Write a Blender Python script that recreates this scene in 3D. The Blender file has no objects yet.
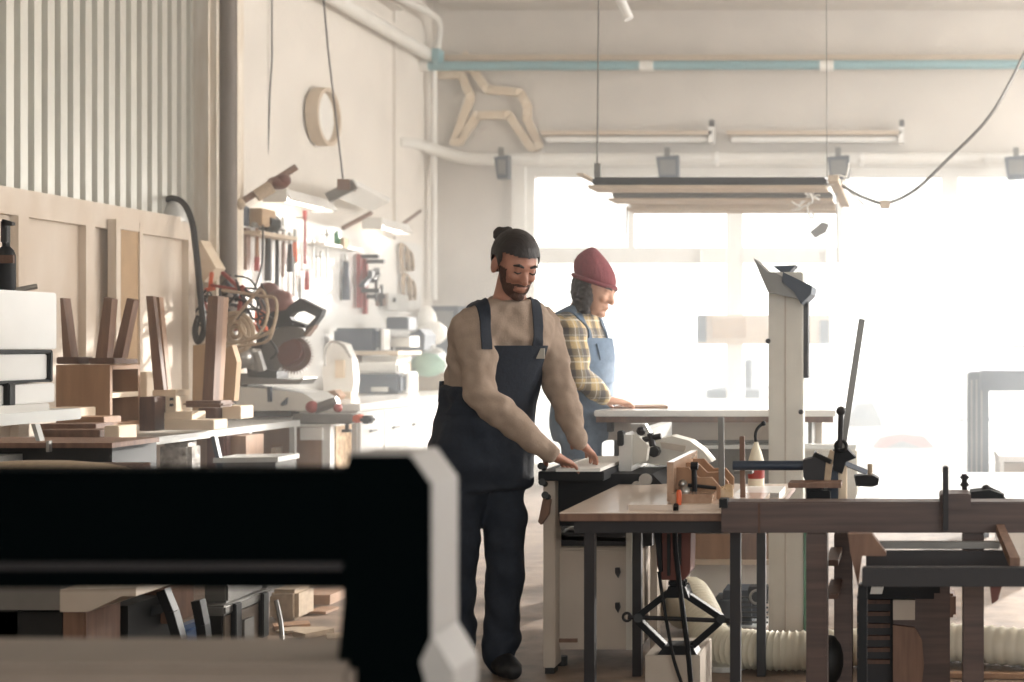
import bpy, bmesh, math, random
from mathutils import Vector, Matrix
random.seed(7)
SC = bpy.context.scene
COL = SC.collection

# ------------------------------------------------------------------ camera
F, CX, CY, CZ = 1400.0, 910.0, 345.0, 1.28
cd = bpy.data.cameras.new('camera')
cam = bpy.data.objects.new('camera', cd); COL.objects.link(cam)
cam.location = (0, 0, CZ); cam.rotation_euler = (math.pi/2, 0, 0)
cd.sensor_width = 36; cd.lens = F/1024*36
cd.shift_x = -(CX-512)/1024; cd.shift_y = (CY-341)/1024
cd.clip_start = .05; cd.clip_end = 300
cd.dof.use_dof = True; cd.dof.focus_distance = 5.4; cd.dof.aperture_fstop = 2.4
SC.camera = cam

# ------------------------------------------------------------------ world, sun, daylight, exposure
w = bpy.data.worlds.new('sky'); SC.world = w; w.use_nodes = True
bg = w.node_tree.nodes['Background']
bg.inputs['Color'].default_value = (1.0, 1.0, .965, 1); bg.inputs['Strength'].default_value = 2.6
def light(name, kind, energy, col, loc, rot=None, direction=None, **kw):
    d = bpy.data.lights.new(name, kind); d.energy = energy; d.color = col
    o = bpy.data.objects.new(name, d); COL.objects.link(o); o.location = loc
    if direction is not None: o.rotation_euler = Vector(direction).to_track_quat('-Z', 'Y').to_euler()
    elif rot is not None: o.rotation_euler = rot
    for k, v in kw.items(): setattr(d, k, v)
    return o
light('sun', 'SUN', 14, (1, .96, .9), (3, 20, 8), direction=(-.42, -1, -.27), angle=math.radians(1.5))
# daylight entering through the tall windows of the right-hand wall, plus an added fill from the front, outside the frame
light('front_fill', 'AREA', 155, (.95, .98, 1), (1.6, -3.5, 2.2), direction=(-.12, 1, .0), shape='RECTANGLE', size=4.6, size_y=2.2)  # added fill behind the camera, lifts the faces turned towards it
light('daylight_side_windows', 'AREA', 800, (1, .97, .94), (5.4, 9.0, 2.55), direction=(-1, 0, -.03), shape='RECTANGLE', size=6.4, size_y=2.6)
SC.view_settings.view_transform = 'Standard'; SC.view_settings.look = 'None'
SC.view_settings.exposure = 0; SC.view_settings.gamma = 1; SC.view_settings.use_curve_mapping = False
SC.cycles.use_denoising = True
SC.cycles.max_bounces = 7; SC.cycles.diffuse_bounces = 4; SC.cycles.volume_bounces = 1
SC.cycles.transparent_max_bounces = 12; SC.cycles.sample_clamp_indirect = 6
SC.cycles.caustics_reflective = False; SC.cycles.caustics_refractive = False
SC.cycles.volume_step_rate = 5

# ------------------------------------------------------------------ helpers
def Q(px, py, D): return Vector(((px-CX)/F*D, D, CZ-(py-CY)/F*D))
def lin(c):
    return tuple((v/255/12.92 if v/255 <= .04045 else ((v/255+.055)/1.055)**2.4) for v in c)
MATS = {}
def mat(name, rgb, rough=.6, metal=0, var=.12, scale=8, stretch=(1, 1, 1), bump=.0, rgb2=None, emit=0, emitc=None, spec=.5, alpha=1, wave=None, pattern=None, detail=5):
    m = bpy.data.materials.new(name); m.use_nodes = True; MATS[name] = m
    nt = m.node_tree; N = nt.nodes; L = nt.links; b = N['Principled BSDF']
    c1 = lin(rgb); c2 = lin(rgb2) if rgb2 else tuple(v*(1-var*2.2) for v in c1)
    tc = N.new('ShaderNodeTexCoord'); mp = N.new('ShaderNodeMapping'); mp.inputs['Scale'].default_value = stretch
    L.new(tc.outputs['Object'], mp.inputs['Vector'])
    if wave:
        t = N.new('ShaderNodeTexWave'); t.inputs['Scale'].default_value = scale; t.inputs['Distortion'].default_value = wave
        t.inputs['Detail'].default_value = 3; t.inputs['Detail Scale'].default_value = 1.2; out = t.outputs['Fac']
    else:
        t = N.new('ShaderNodeTexNoise'); t.inputs['Scale'].default_value = scale; t.inputs['Detail'].default_value = detail; out = t.outputs['Fac']
    L.new(mp.outputs['Vector'], t.inputs['Vector'])
    r = N.new('ShaderNodeValToRGB'); r.color_ramp.elements[0].position = .3; r.color_ramp.elements[1].position = .7
    r.color_ramp.elements[0].color = (*c2, 1); r.color_ramp.elements[1].color = (*c1, 1)
    L.new(out, r.inputs['Fac']); L.new(r.outputs['Color'], b.inputs['Base Color'])
    b.inputs['Roughness'].default_value = rough; b.inputs['Metallic'].default_value = metal
    b.inputs['Specular IOR Level'].default_value = spec
    if bump:
        bp = N.new('ShaderNodeBump'); bp.inputs['Strength'].default_value = bump; bp.inputs['Distance'].default_value = .01
        L.new(out, bp.inputs['Height']); L.new(bp.outputs['Normal'], b.inputs['Normal'])
    if emit:
        b.inputs['Emission Color'].default_value = (*lin(emitc or rgb), 1); b.inputs['Emission Strength'].default_value = emit
    if alpha < 1: b.inputs['Alpha'].default_value = alpha
    return m
def glass_mat(name, tint=(1, 1, 1), gloss=.07):
    m = bpy.data.materials.new(name); m.use_nodes = True; nt = m.node_tree; nt.nodes.clear(); N = nt.nodes
    o = N.new('ShaderNodeOutputMaterial'); x = N.new('ShaderNodeMixShader'); t = N.new('ShaderNodeBsdfTransparent'); g = N.new('ShaderNodeBsdfGlossy')
    t.inputs['Color'].default_value = (*tint, 1); g.inputs['Roughness'].default_value = .05; x.inputs['Fac'].default_value = gloss
    nt.links.new(t.outputs[0], x.inputs[1]); nt.links.new(g.outputs[0], x.inputs[2]); nt.links.new(x.outputs[0], o.inputs[0]); MATS[name] = m
    return m

def basis(d):
    d = Vector(d).normalized(); a = Vector((0, 0, 1)) if abs(d.z) < .9 else Vector((1, 0, 0))
    u = d.cross(a).normalized(); return u, d.cross(u).normalized()
class M:
    """collects shapes, world coordinates, into one mesh"""
    def __init__(s): s.v = []; s.f = []
    def add(s, vs, fs):
        o = len(s.v); s.v += [Vector(v) for v in vs]; s.f += [tuple(i+o for i in f) for f in fs]; return s
    def box(s, x0, x1, y0, y1, z0, z1, rz=0, c=None, R=None, bev=0):
        x0, x1 = sorted((x0, x1)); y0, y1 = sorted((y0, y1)); z0, z1 = sorted((z0, z1))
        b = min(bev, (x1-x0)*.4, (y1-y0)*.4, (z1-z0)*.4)
        if b <= 0:
            vs = [Vector((x, y, z)) for z in (z0, z1) for y in (y0, y1) for x in (x0, x1)]
            fs = [(0, 2, 3, 1), (4, 5, 7, 6), (0, 1, 5, 4), (2, 6, 7, 3), (0, 4, 6, 2), (1, 3, 7, 5)]
        else:
            bm = bmesh.new(); bmesh.ops.create_cube(bm, size=1)
            for v in bm.verts: v.co = Vector(((x0+x1)/2+v.co.x*(x1-x0), (y0+y1)/2+v.co.y*(y1-y0), (z0+z1)/2+v.co.z*(z1-z0)))
            bmesh.ops.bevel(bm, geom=bm.edges[:], offset=b, segments=2, affect='EDGES')
            bm.verts.index_update(); vs = [v.co.copy() for v in bm.verts]; fs = [tuple(v.index for v in f.verts) for f in bm.faces]; bm.free()
        if rz or R:
            c = Vector(c) if c else Vector(((x0+x1)/2, (y0+y1)/2, (z0+z1)/2)); Rm = R or Matrix.Rotation(rz, 3, 'Z')
            vs = [Rm @ (v-c)+c for v in vs]
        return s.add(vs, fs)
    def pb(s, px0, py0, px1, py1, D, dep, bev=0):       # box whose near face fills this rectangle at distance D
        a, b = Q(px0, py0, D), Q(px1, py1, D); return s.box(a.x, b.x, D, D+dep, a.z, b.z, bev=bev)
    def bar(s, a, b, w, h, up=(0, 0, 1), bev=0):          # rectangular bar between two points
        a, b = Vector(a), Vector(b); d = (b-a); L = d.length; d.normalize(); up = Vector(up)
        if abs(d.dot(up)) > .95: up = Vector((0, 1, 0))
        sd = d.cross(up).normalized(); u = sd.cross(d).normalized()
        m2 = M().box(-w/2, w/2, 0, L, -h/2, h/2, bev=bev)
        return s.add([a+sd*v.x+d*v.y+u*v.z for v in m2.v], m2.f)
    def tube(s, pts, r, n=10, cap=True, closed=False):
        pts = [Vector(p) for p in pts]; k = len(pts); rs = r if isinstance(r, (list, tuple)) else [r]*k
        vs = []; fs = []; u = None
        for i, p in enumerate(pts):
            d = (pts[(i+1) % k]-pts[i-1]) if closed else (pts[min(i+1, k-1)]-pts[max(i-1, 0)])
            d.normalize()
            if u is None: u, v = basis(d)
            else:
                u = (u-d*u.dot(d)).normalized(); v = d.cross(u)
            for j in range(n):
                t = 2*math.pi*j/n; vs.append(p+(u*math.cos(t)+v*math.sin(t))*rs[i])
        for i in range(k if closed else k-1):
            for j in range(n):
                a = i*n+j; b = i*n+(j+1) % n; c = ((i+1) % k)*n; fs.append((a, b, c+(j+1) % n, c+j))
        if cap and not closed: fs += [tuple(range(n))[::-1], tuple(range((k-1)*n, k*n))]
        return s.add(vs, fs)
    def cyl(s, a, b, r, r2=None, n=20): return s.tube([a, b], [r, r if r2 is None else r2], n)
    def lathe(s, c, prof, n=24, axis=(0, 0, 1)):           # prof: (radius, height along the axis)
        c = Vector(c); ax = Vector(axis).normalized(); u, v = basis(ax); vs = []; fs = []; k = len(prof)
        for r, h in prof:
            for j in range(n):
                t = 2*math.pi*j/n; vs.append(c+ax*h+(u*math.cos(t)+v*math.sin(t))*max(r, 1e-4))
        for i in range(k-1):
            for j in range(n): fs.append((i*n+j, i*n+(j+1) % n, (i+1)*n+(j+1) % n, (i+1)*n+j))
        fs += [tuple(range(n))[::-1], tuple(range((k-1)*n, k*n))]
        return s.add(vs, fs)
    def ball(s, c, r, n=16, sx=1, sy=1, sz=1):
        c = Vector(c); k = n//2; vs = []; fs = []
        for i in range(1, k):
            p = math.pi*i/k
            for j in range(n):
                t = 2*math.pi*j/n; vs.append(c+Vector((math.sin(p)*math.cos(t)*r*sx, math.sin(p)*math.sin(t)*r*sy, math.cos(p)*r*sz)))
        for i in range(k-2):
            for j in range(n): fs.append((i*n+j, (i+1)*n+j, (i+1)*n+(j+1) % n, i*n+(j+1) % n))
        vs += [c+Vector((0, 0, r*sz)), c-Vector((0, 0, r*sz))]; a = len(vs)-2
        for j in range(n): fs.append((a, j, (j+1) % n)); fs.append((a+1, (k-2)*n+(j+1) % n, (k-2)*n+j))
        return s.add(vs, fs)
    def prism(s, poly, ext):                              # closed polygon of points, swept by a vector
        poly = [Vector(p) for p in poly]; e = Vector(ext); n = len(poly)
        return s.add(poly+[p+e for p in poly], [tuple(range(n))[::-1], tuple(range(n, 2*n))]+[(i, (i+1) % n, n+(i+1) % n, n+i) for i in range(n)])
    def pp(s, pix, D, dep): return s.prism([Q(x, y, D) for x, y in pix], (0, dep, 0))
    def ring(s, c, R, r, axis=(0, 0, 1), n=28, m=8, a0=0, a1=2*math.pi):
        u, v = basis(axis); c = Vector(c); full = abs(a1-a0-2*math.pi) < 1e-4; k = n
        pts = [c+(u*math.cos(a0+(a1-a0)*i/(k if full else k-1))+v*math.sin(a0+(a1-a0)*i/(k if full else k-1)))*R for i in range(k)]
        return s.tube(pts, r, m, closed=full)
    def build(s, name, m, parent=None, smooth=None, label=None, cat=None, group=None, kind=None):
        me = bpy.data.meshes.new(name)
        xs = [v.x for v in s.v]; ys = [v.y for v in s.v]; zs = [v.z for v in s.v]
        if parent is None: o0 = Vector(((min(xs)+max(xs))/2, (min(ys)+max(ys))/2, min(zs)))
        else: o0 = Vector(parent.get('_o', (0, 0, 0)))
        me.from_pydata([v-o0 for v in s.v], [], s.f); me.update()
        bm = bmesh.new(); bm.from_mesh(me); bmesh.ops.recalc_face_normals(bm, faces=bm.faces)
        if smooth:
            for f in bm.faces: f.smooth = True
            for e in bm.edges:
                if len(e.link_faces) == 2 and e.calc_face_angle(0) > smooth: e.smooth = False
        bm.to_mesh(me); bm.free()
        me.materials.append(m if not isinstance(m, str) else MATS[m])
        o = bpy.data.objects.new(name, me); COL.objects.link(o); o['_o'] = tuple(o0)
        if parent is None: o.location = o0
        else: o.parent = parent
        return tag(o, label, cat, group, kind)
def tag(o, label=None, cat=None, group=None, kind=None):
    if label: o['label'] = label
    if cat: o['category'] = cat
    if group: o['group'] = group
    if kind: o['kind'] = kind
    return o
def thing(name, label, cat, loc, group=None):
    o = bpy.data.objects.new(name, None); COL.objects.link(o); o.location = loc; o['_o'] = tuple(loc); o.empty_display_size = .1
    return tag(o, label, cat, group)
def struct(name, m, mt, **k): return m.build(name, mt, None, kind='structure', **k)
def spline(pts, n=8):
    pts = [Vector(p) for p in pts]; out = []
    for i in range(len(pts)-1):
        p0 = pts[max(i-1, 0)]; p1 = pts[i]; p2 = pts[i+1]; p3 = pts[min(i+2, len(pts)-1)]
        for j in range(n):
            t = j/n; out.append(.5*((2*p1)+(p2-p0)*t+(2*p0-5*p1+4*p2-p3)*t*t+(3*p1-p0-3*p2+p3)*t**3))
    return out+[pts[-1]]
SM = math.radians(40)

# ------------------------------------------------------------------ materials
mat('plaster', (226, 220, 211), .9, var=.05, scale=2.2, bump=.35, detail=8)
mat('plaster_back', (210, 204, 196), .9, var=.06, scale=3, bump=.5, detail=9)
mat('peeling', (232, 225, 214), .9, rgb2=(205, 190, 168), scale=5, stretch=(3, 3, .5), bump=.4)
mat('white_paint', (228, 226, 220), .5, var=.04, scale=5)
mat('white_gloss', (236, 235, 231), .2, var=.03, scale=5)
mat('cream_paint', (208, 204, 194), .55, var=.05)
mat('beige_metal', (184, 172, 158), .5, var=.06, scale=6)
mat('grey_metal', (120, 118, 114), .4, .5, var=.1)
mat('dark_metal', (40, 38, 40), .55, .2, var=.1)
mat('steel', (170, 168, 164), .32, .85, var=.08)
mat('black', (14, 17, 18), .6, var=.1)
mat('black_plastic', (20, 22, 25), .62, var=.1, spec=.3)
mat('black_frame', (1, 5, 6), .9, var=.05, spec=.03)
mat('blue_black', (38, 50, 66), .5, var=.08)
mat('teal_pipe', (122, 164, 172), .45, var=.08, stretch=(.3, 1, 1))
mat('tan_rail', (198, 180, 158), .6, var=.06)
mat('concrete', (142, 120, 101), .62, rgb2=(88, 71, 58), scale=7, bump=.6, detail=10)
mat('plate_grey', (158, 155, 151), .6, var=.04)
mat('rail_grey', (128, 116, 105), .6, var=.06)
mat('pipe_brown', (104, 94, 86), .6, var=.06)
mat('laminate', (212, 196, 182), .18, var=.05, scale=3, stretch=(3, .5, 3))
mat('pale_green', (140, 172, 154), .6)
mat('crinkle', (214, 208, 200), .25, rgb2=(120, 112, 104), scale=26, bump=1.0)
mat('far_blue', (26, 42, 58), .7); mat('far_red', (120, 40, 30), .7); mat('far_grey', (52, 58, 62), .7)
mat('paving', (150, 150, 148), .9, var=.05, scale=.5)
mat('ply', (212, 200, 186), .7, rgb2=(198, 182, 164), scale=5, stretch=(6, 1.2, .5))
mat('ply_light', (222, 206, 184), .65, rgb2=(206, 186, 160), scale=6, stretch=(1, .4, 2))
mat('wood_mid', (124, 94, 76), .6, rgb2=(100, 74, 60), scale=6, stretch=(8, 8, .8))
mat('wood_dark', (96, 66, 50), .6, rgb2=(66, 44, 34), scale=6, stretch=(8, 8, .8))
mat('wood_tan', (160, 124, 94), .6, rgb2=(134, 100, 74), scale=4, stretch=(5, 5, .6))
mat('wood_long', (90, 72, 65), .5, rgb2=(64, 50, 47), scale=5, stretch=(.5, 8, 10))
mat('wood_top', (176, 150, 130), .16, rgb2=(150, 122, 102), scale=5, stretch=(6, .5, 6))
mat('osb', (220, 196, 160), .8, rgb2=(150, 112, 78), scale=28, stretch=(1, 1, 1), detail=3)
mat('galv', (206, 206, 202), .35, .4, var=.06, scale=3)
mat('corrugated', (222, 220, 212), .4, .8, var=.05, scale=3, stretch=(2, 2, .5))
mat('red', (150, 48, 40), .45, var=.1)
mat('orange', (214, 96, 50), .45, var=.1)
mat('rust', (104, 54, 42), .5, .1, var=.15)
mat('saw_steel', (112, 76, 60), .5, 0, var=.15, scale=12)
mat('green', (52, 122, 82), .5, var=.1)
mat('hose', (216, 208, 186), .5, var=.04)
mat('rope', (178, 158, 134), .8, var=.12, scale=40)
mat('cardboard', (176, 148, 116), .8, var=.08)
mat('blue', (52, 84, 128), .45, var=.1)
mat('lamp_on', (255, 250, 240), .5, emit=9, emitc=(255, 248, 238), var=0)
mat('shavings', (222, 204, 176), .8, rgb2=(190, 160, 124), scale=30)
glass_mat('window_glass'); glass_mat('clear_plastic', (.82, .82, .8), .25)
# ================================================================== the setting
struct('floor', M().box(-4.7, 5.3, -3.2, 14.2, -.12, 0), 'concrete')
struct('ceiling', M().box(-4.7, 5.3, -3.2, 13.1, 4.75, 4.9), 'plaster')
struct('wall_left', M().box(-4.7, -4.4, -3.2, 13.1, 0, 4.75), 'plaster')
wb = M().box(-4.4, -3.5, 12.8, 13.1, 0, 4.75).box(-3.5, 4.3, 12.8, 13.1, 2.9, 4.75).box(4.3, 5, 12.8, 13.1, 0, 4.75).box(-3.5, 4.3, 12.8, 13.1, 0, .08)
struct('wall_back', wb, 'plaster_back')
wr = M().box(5, 5.3, -3.2, 13.1, 0, 1.2).box(5, 5.3, -3.2, 13.1, 3.9, 4.75)
for y0, y1 in ((-3.2, 5.7), (8.7, 9.1), (12.1, 13.1)): wr.box(5, 5.3, y0, y1, 1.2, 3.9)
struct('wall_right', wr, 'plaster')
struct('wall_front', M().box(-4.7, -.7, -3.4, -3.2, 0, 4.75).box(3.9, 5.3, -3.4, -3.2, 0, 4.75).box(-.7, 3.9, -3.4, -3.2, 0, 1.1).box(-.7, 3.9, -3.4, -3.2, 3.3, 4.75), 'plaster')  # front opening made up for the added fill light to shine through
# back windows: four tall units, each with a transom light row
ux = [-3.5, -1.6, .365, 2.33, 4.3]
for i in range(4):
    a, b = ux[i], ux[i+1]; e = .075
    m = M()
    m.box(a, a+e, 12.78, 12.9, .08, 2.9).box(b-e, b, 12.78, 12.9, .08, 2.9)
    m.box(a+e, b-e, 12.78, 12.9, 2.82, 2.9).box(a+e, b-e, 12.78, 12.9, .08, .2).box(a+e, b-e, 12.76, 12.9, 2.03, 2.17)
    mid = (a+b)/2+(-.02 if i else .0)
    m.box(mid-.03, mid+.03, 12.8, 12.9, 2.17, 2.82)
    w_ = struct('window_%d' % (i+1), m, 'white_paint')
    M().box(a+e, b-e, 12.84, 12.85, .2, 2.82).build('glass_pane', 'window_glass', w_)
# casing round the window band, ledges and beams
struct('trim_1', M().box(-3.62, -3.5, 12.72, 12.8, 0, 3.0).box(-3.5, 4.3, 12.72, 12.8, 2.9, 3.0), 'white_paint')
struct('trim_2', M().box(-4.2, 5, 12.45, 12.8, 4.34, 4.43).box(-4.2, 5, 12.55, 12.8, 4.43, 4.75), 'plaster_back')
# corner pilaster and cornices of the left wall
struct('trim_3', M().box(-4.4, -4.37, 11.9, 12.8, 0, 4.75), 'plaster')
struct('trim_4', M().box(-4.4, -4.3, 9.2, 11.9, 4.12, 4.2).box(-4.4, -4.34, 9.2, 11.9, 3.96, 3.99), 'plaster')
pl = M().box(-4.4, -4.26, 8.5, 8.95, 0, 4.75).box(-4.26, -4.22, 8.52, 8.66, 0, 4.75)
struct('trim_5', pl, 'peeling')
# corrugated metal cladding above the plywood panels
m = M(); y = 4.0; prof = []
while y < 8.48:
    prof += [(-4.395, y), (-4.395, y+.034), (-4.352, y+.042), (-4.352, y+.1)]; y += .108
vs = []; fs = []
for x, yy in prof: vs += [(x, yy, 1.6), (x, yy, 4.7)]
for i in range(len(prof)-1): fs.append((2*i, 2*i+2, 2*i+3, 2*i+1))
k = len(vs); vs += [(x-.004, yy, z) for (x, yy) in prof for z in (1.6, 4.7)]
for i in range(len(prof)-1): fs.append((k+2*i, k+2*i+1, k+2*i+3, k+2*i+2))
m.add(vs, fs).build('corrugated_sheet', 'corrugated', label='grey corrugated metal cladding above the plywood panels on left wall', cat='cladding')
# outside ground
struct('ground', M().box(-30, 40, 14.2, 90, -.3, -.12), 'paving')
# ================================================================== back wall fixtures
D = 12.8
def hpts(*a): return [Q(*p) for p in a]
# teal water pipe with its tan rail
t = M().tube([Q(397, 66, 12.5), Q(1180, 64, 12.5)], .042, 12)
p = t.build('water_pipe', 'teal_pipe', smooth=SM, label='pale teal pipe running across the back wall under a tan rail', cat='pipe')
for x in (415, 640, 820): M().tube([Q(x, 66, 12.5), Q(x+14, 66, 12.5)], .05, 12).build('coupling', 'white_paint', p, smooth=SM)
M().box(-4.2, 3, 12.6, 12.78, Q(0, 60, 12.6).z, Q(0, 54.5, 12.6).z).build('wall_rail', 'tan_rail', label='long tan wooden rail on the back wall above the teal pipe', cat='rail')
# big white heating pipe
pts = spline(hpts((396, 142, 12.0), (415, 144, 12.4), (432, 149, 12.55), (455, 156, 12.6), (480, 159, 12.6), (560, 159, 12.6)), 6)+[Q(1180, 158, 12.6)]
p = M().tube(pts, .055, 14).build('heating_pipe', 'white_paint', smooth=SM, label='thick white pipe crossing the back wall just above the windows', cat='pipe')
for x in (540, 715, 860, 985): M().tube([Q(x, 159, 12.6), Q(x+4, 159, 12.6)], .066, 14).build('clip', 'white_gloss', p, smooth=SM)
# ceiling-height pipe on left wall, dropping at corner
pts = [Q(270, -45, 9.4), Q(335, 0, 10.48), Q(432, 62, 12.45)]
pts = [Vector((-4.28, v.y, 3.86)) for v in pts]
M().tube(pts, .055, 12).build('wall_pipe', 'white_paint', smooth=SM, label='white pipe sloping along the top of the left wall into the corner', cat='pipe')
M().tube(spline(hpts((385, -8, 11.2), (412, 4, 11.8), (428, 12, 12.2), (439, 22, 12.5), (438, 45, 12.6), (434, 60, 12.6)), 6)+[Q(434, 140, 12.6), Q(434, 300, 12.6)], .028, 10).build('corner_pipe', 'white_paint', smooth=SM, label='thin white vertical pipe in the corner left of the windows', cat='pipe')
M().box(-4.22, -4.16, 12.36, 12.5, 3.78, 3.9).build('pipe_valve', 'teal_pipe', label='small teal valve block at the left end of the teal pipe', cat='valve')
# fluorescent battens on the back wall
def batten(px0, px1, lab):
    z0 = Q(0, 143, 12.65).z; a, b = Q(px0, 0, 12.65).x, Q(px1, 0, 12.65).x
    t = thing('fluorescent_batten', lab, 'light fixture', (a, 12.7, z0), 'battens above the windows')
    M().box(a, b, 12.62, 12.8, Q(0, 135, 12.65).z, Q(0, 131, 12.65).z).build('housing', 'tan_rail', t)
    M().tube([(a+.04, 12.68, Q(0, 139, 12.65).z), (b-.04, 12.68, Q(0, 139, 12.65).z)], .03, 10).build('tube', 'white_gloss', t, smooth=SM)
    M().box(b-.03, b+.02, 12.62, 12.74, z0, Q(0, 127, 12.65).z).build('end_cap', 'white_gloss', t)
    M().box(b-.025, b+.02, 12.63, 12.7, Q(0, 127, 12.65).z, Q(0, 120, 12.65).z).build('starter', 'dark_metal', t)
batten(541, 712, 'unlit white fluorescent batten above the windows, left one'); batten(727, 902, 'unlit white fluorescent batten above the windows, right one')
# small floodlights hanging from the pipe
for px, lab in ((501, 'nearest the corner'), (667, 'above the hanging rack'), (838, 'at the right end of the hanging rack'), (1016, 'at the right picture edge')):
    c = Q(px, 154, 12.5)
    t = thing('floodlight', 'small dark grey floodlight under the white pipe, '+lab, 'floodlight', (c.x, 12.4, Q(0, 179, 12.4).z), 'floodlights along the back wall')
    hw = 7 if px < 600 else 11
    M().pp([(px-hw, 157), (px+hw, 155), (px+hw, 178), (px-hw+3, 179)], 12.3, .1).build('lamp_body', 'blue_black', t)
    M().pb(px-hw+4, 160, px+hw-3, 174, 12.29, .012).build('lens', 'grey_metal', t)
    M().bar(Q(px, 157, 12.36), Q(px, 148, 12.42), .05, .02).bar(Q(px, 149, 12.4), Q(px, 149, 12.58), .05, .02).build('bracket', 'grey_metal', t)
# dog-shaped plywood template hung on the back wall
def strip(m, pix, w, D, dep):
    for a, b in zip(pix, pix[1:]): m.bar(Q(*a, D+dep/2), Q(*b, D+dep/2), dep, w, up=(0, 0, 1) if abs(a[0]-b[0]) > abs(a[1]-b[1]) else (1, 0, 0))
    for a in pix: m.cyl(Q(*a, D), Q(*a, D+dep), w/2, n=14)
def c2(*pp): return [(300+x/2.844, y/2.844) for x, y in pp]
t = thing('chair_frame_template', 'pale plywood frame template shaped like four-legged outline on back wall', 'template', Q(500, 150, 12.72))
def bars_m(*paths):
    m = M()
    for pth in paths:
        for a, b in zip(pth, pth[1:]):
            A, B = Q(*a, 12.72), Q(*b, 12.72); d = (B-A).normalized(); n = Vector((-d.z, 0, d.x))*.037
            m.prism([A-n, B-n, B+n, A+n], (0, .04, 0))
        for a in pth: m.cyl(Q(*a, 12.72), Q(*a, 12.76), .037, n=14)
    return m
bars_m(c2((392, 212), (458, 212), (484, 275), (437, 405))).build('rear_leg', 'ply_light', t)
bars_m(c2((450, 405), (502, 328), (592, 326), (655, 418))).build('inner_frame', 'ply_light', t)
bars_m(c2((492, 200), (530, 253), (625, 262), (645, 300), (645, 340), (680, 412), (660, 420))).build('front_leg', 'ply_light', t)
M().pp(c2((440, 178), (470, 142), (484, 160), (484, 205), (450, 205)), 12.72, .04).build('head', 'ply_light', t)
# ceiling wires and the loose tube
def wire(lab, pts, r=.004, m_='dark_metal', name='hanging_wire', cat='wire'):
    return M().tube(pts, r, 6).build(name, m_, smooth=SM, label=lab, cat=cat)
wire('thin dark wire hanging before the left wall above the stick', hpts((272, -60, 9.6), (272, 60, 9.6), (270, 92, 9.6), (268, 150, 9.6), (266, 180, 9.6)), .005)
wire('grey cable sagging from the ceiling across the top right corner', spline(hpts((1040, 20, 8.6), (1010, 82, 8.6), (985, 122, 8.6), (945, 162, 8.7), (915, 190, 8.8), (887, 203, 8.8), (865, 198, 8.8), (846, 188, 8.8), (834, 180, 8.9)), 6), .011, 'grey_metal', 'sagging_cable', 'cable')
M().pb(880, 200, 890, 208, 8.78, .05, bev=.005).build('junction_box', 'tan_rail', label='tiny junction box on the sagging cable', cat='box')
M().tube([Q(618, -6, 10), Q(629, 19, 10)], [.035, .035], 12).build('ceiling_lamp_tube', 'white_gloss', smooth=SM, label='end of a white tube poking down from the ceiling', cat='tube')
# round vent on left wall
c = Vector((-4.38, 10.35, Q(0, 117, 10.35).z))
t = thing('round_vent', 'round cream duct mouth sticking out high on left wall', 'vent', c)
R = .215
M().lathe(c, [(R, 0), (R, .09), (R-.03, .09), (R-.03, .02)], 32, axis=(1, 0, 0)).build('collar', 'tan_rail', t, smooth=SM)
M().lathe(c, [(R-.03, .03), (R-.03, .045), (.05, .05)], 32, axis=(1, 0, 0)).build('cover', 'white_paint', t, smooth=SM)
# dark drain pipe standing before the left wall
t = M().tube([(-4.19, 8.6, .0), (-4.19, 8.6, 4.75)], .052, 18).build('downpipe', 'pipe_brown', smooth=SM, label='dark grey vertical pipe from ceiling down before the left wall', cat='pipe')
wire('loose tan cable running down the wall beside the grey pipe', spline(hpts((227, -10, 8.75), (223, 30, 8.75), (219, 60, 8.75), (218, 100, 8.75), (214, 137, 8.75)), 6), .012, 'tan_rail', 'wall_cable', 'cable')

# ================================================================== hanging rack over the bench
t = thing('hanging_rack', 'rack of three long battens hung on wires above the rear bench', 'rack', Q(712, 212, 9.2))
for (x0, x1, y0, y1, y2, DD, mt) in ((592, 826, 177, 185, 188, 8.4, 'dark_metal'), (612, 832, 191.5, 198, 200, 9.1, 'grey_metal'), (630, 835, 201.5, 207, 210, 9.8, 'tan_rail')):
    M().pb(x0, y0, x1, y1, DD, .16, bev=.01).build('batten', mt, t)
    M().pb(x0-4, y1, x1, y2, DD-.04, .26).build('reflector', 'tan_rail', t)
a, b = Q(833, 176, 8.35), Q(838, 212, 9.9)
M().box(a.x-.03, a.x+.03, 8.35, 9.95, Q(0, 182, 8.4).z, Q(0, 176, 8.4).z).build('end_bracket', 'tan_rail', t)
a = Q(604, 0, 9).x
M().box(a-.02, a+.02, 8.35, 9.95, Q(0, 176, 8.4).z-.0, Q(0, 174, 8.4).z).build('end_bracket', 'tan_rail', t)
random.seed(3); m = M()
for i in range(9):
    p0 = Q(random.uniform(800, 838), random.uniform(182, 200), random.uniform(8.4, 9.2)); pts = [p0]
    for j in range(5): pts.append(pts[-1]+Vector((random.uniform(-.09, .09), random.uniform(-.05, .05), random.uniform(-.07, .06))))
    M().tube(spline(pts, 4), .006, 6).build('loose_cable', 'white_paint', t, smooth=SM)
for a, b, r in ((Q(600, -160, 8.5), Q(597, 178, 8.5), .005), (Q(826, -160, 8.5), Q(827, 178, 8.5), .003), (Q(627, 206, 9.85), Q(626, 247, 9.85), .005), (Q(836, 180, 9), Q(838, 262, 9), .004)): M().tube([a, b], r, 6).build('suspension_wire', 'grey_metal', t)
M().pb(594, 163, 600, 177, 8.45, .03).build('hook', 'grey_metal', t)
# small tag hanging in front of the pane
M().pp([(810, 232), (822, 222), (829, 224), (826, 232), (815, 238)], 9.5, .02).build('hanging_tag', 'grey_metal', label='small grey tag dangling below the right end of the rack', cat='tag')

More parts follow.
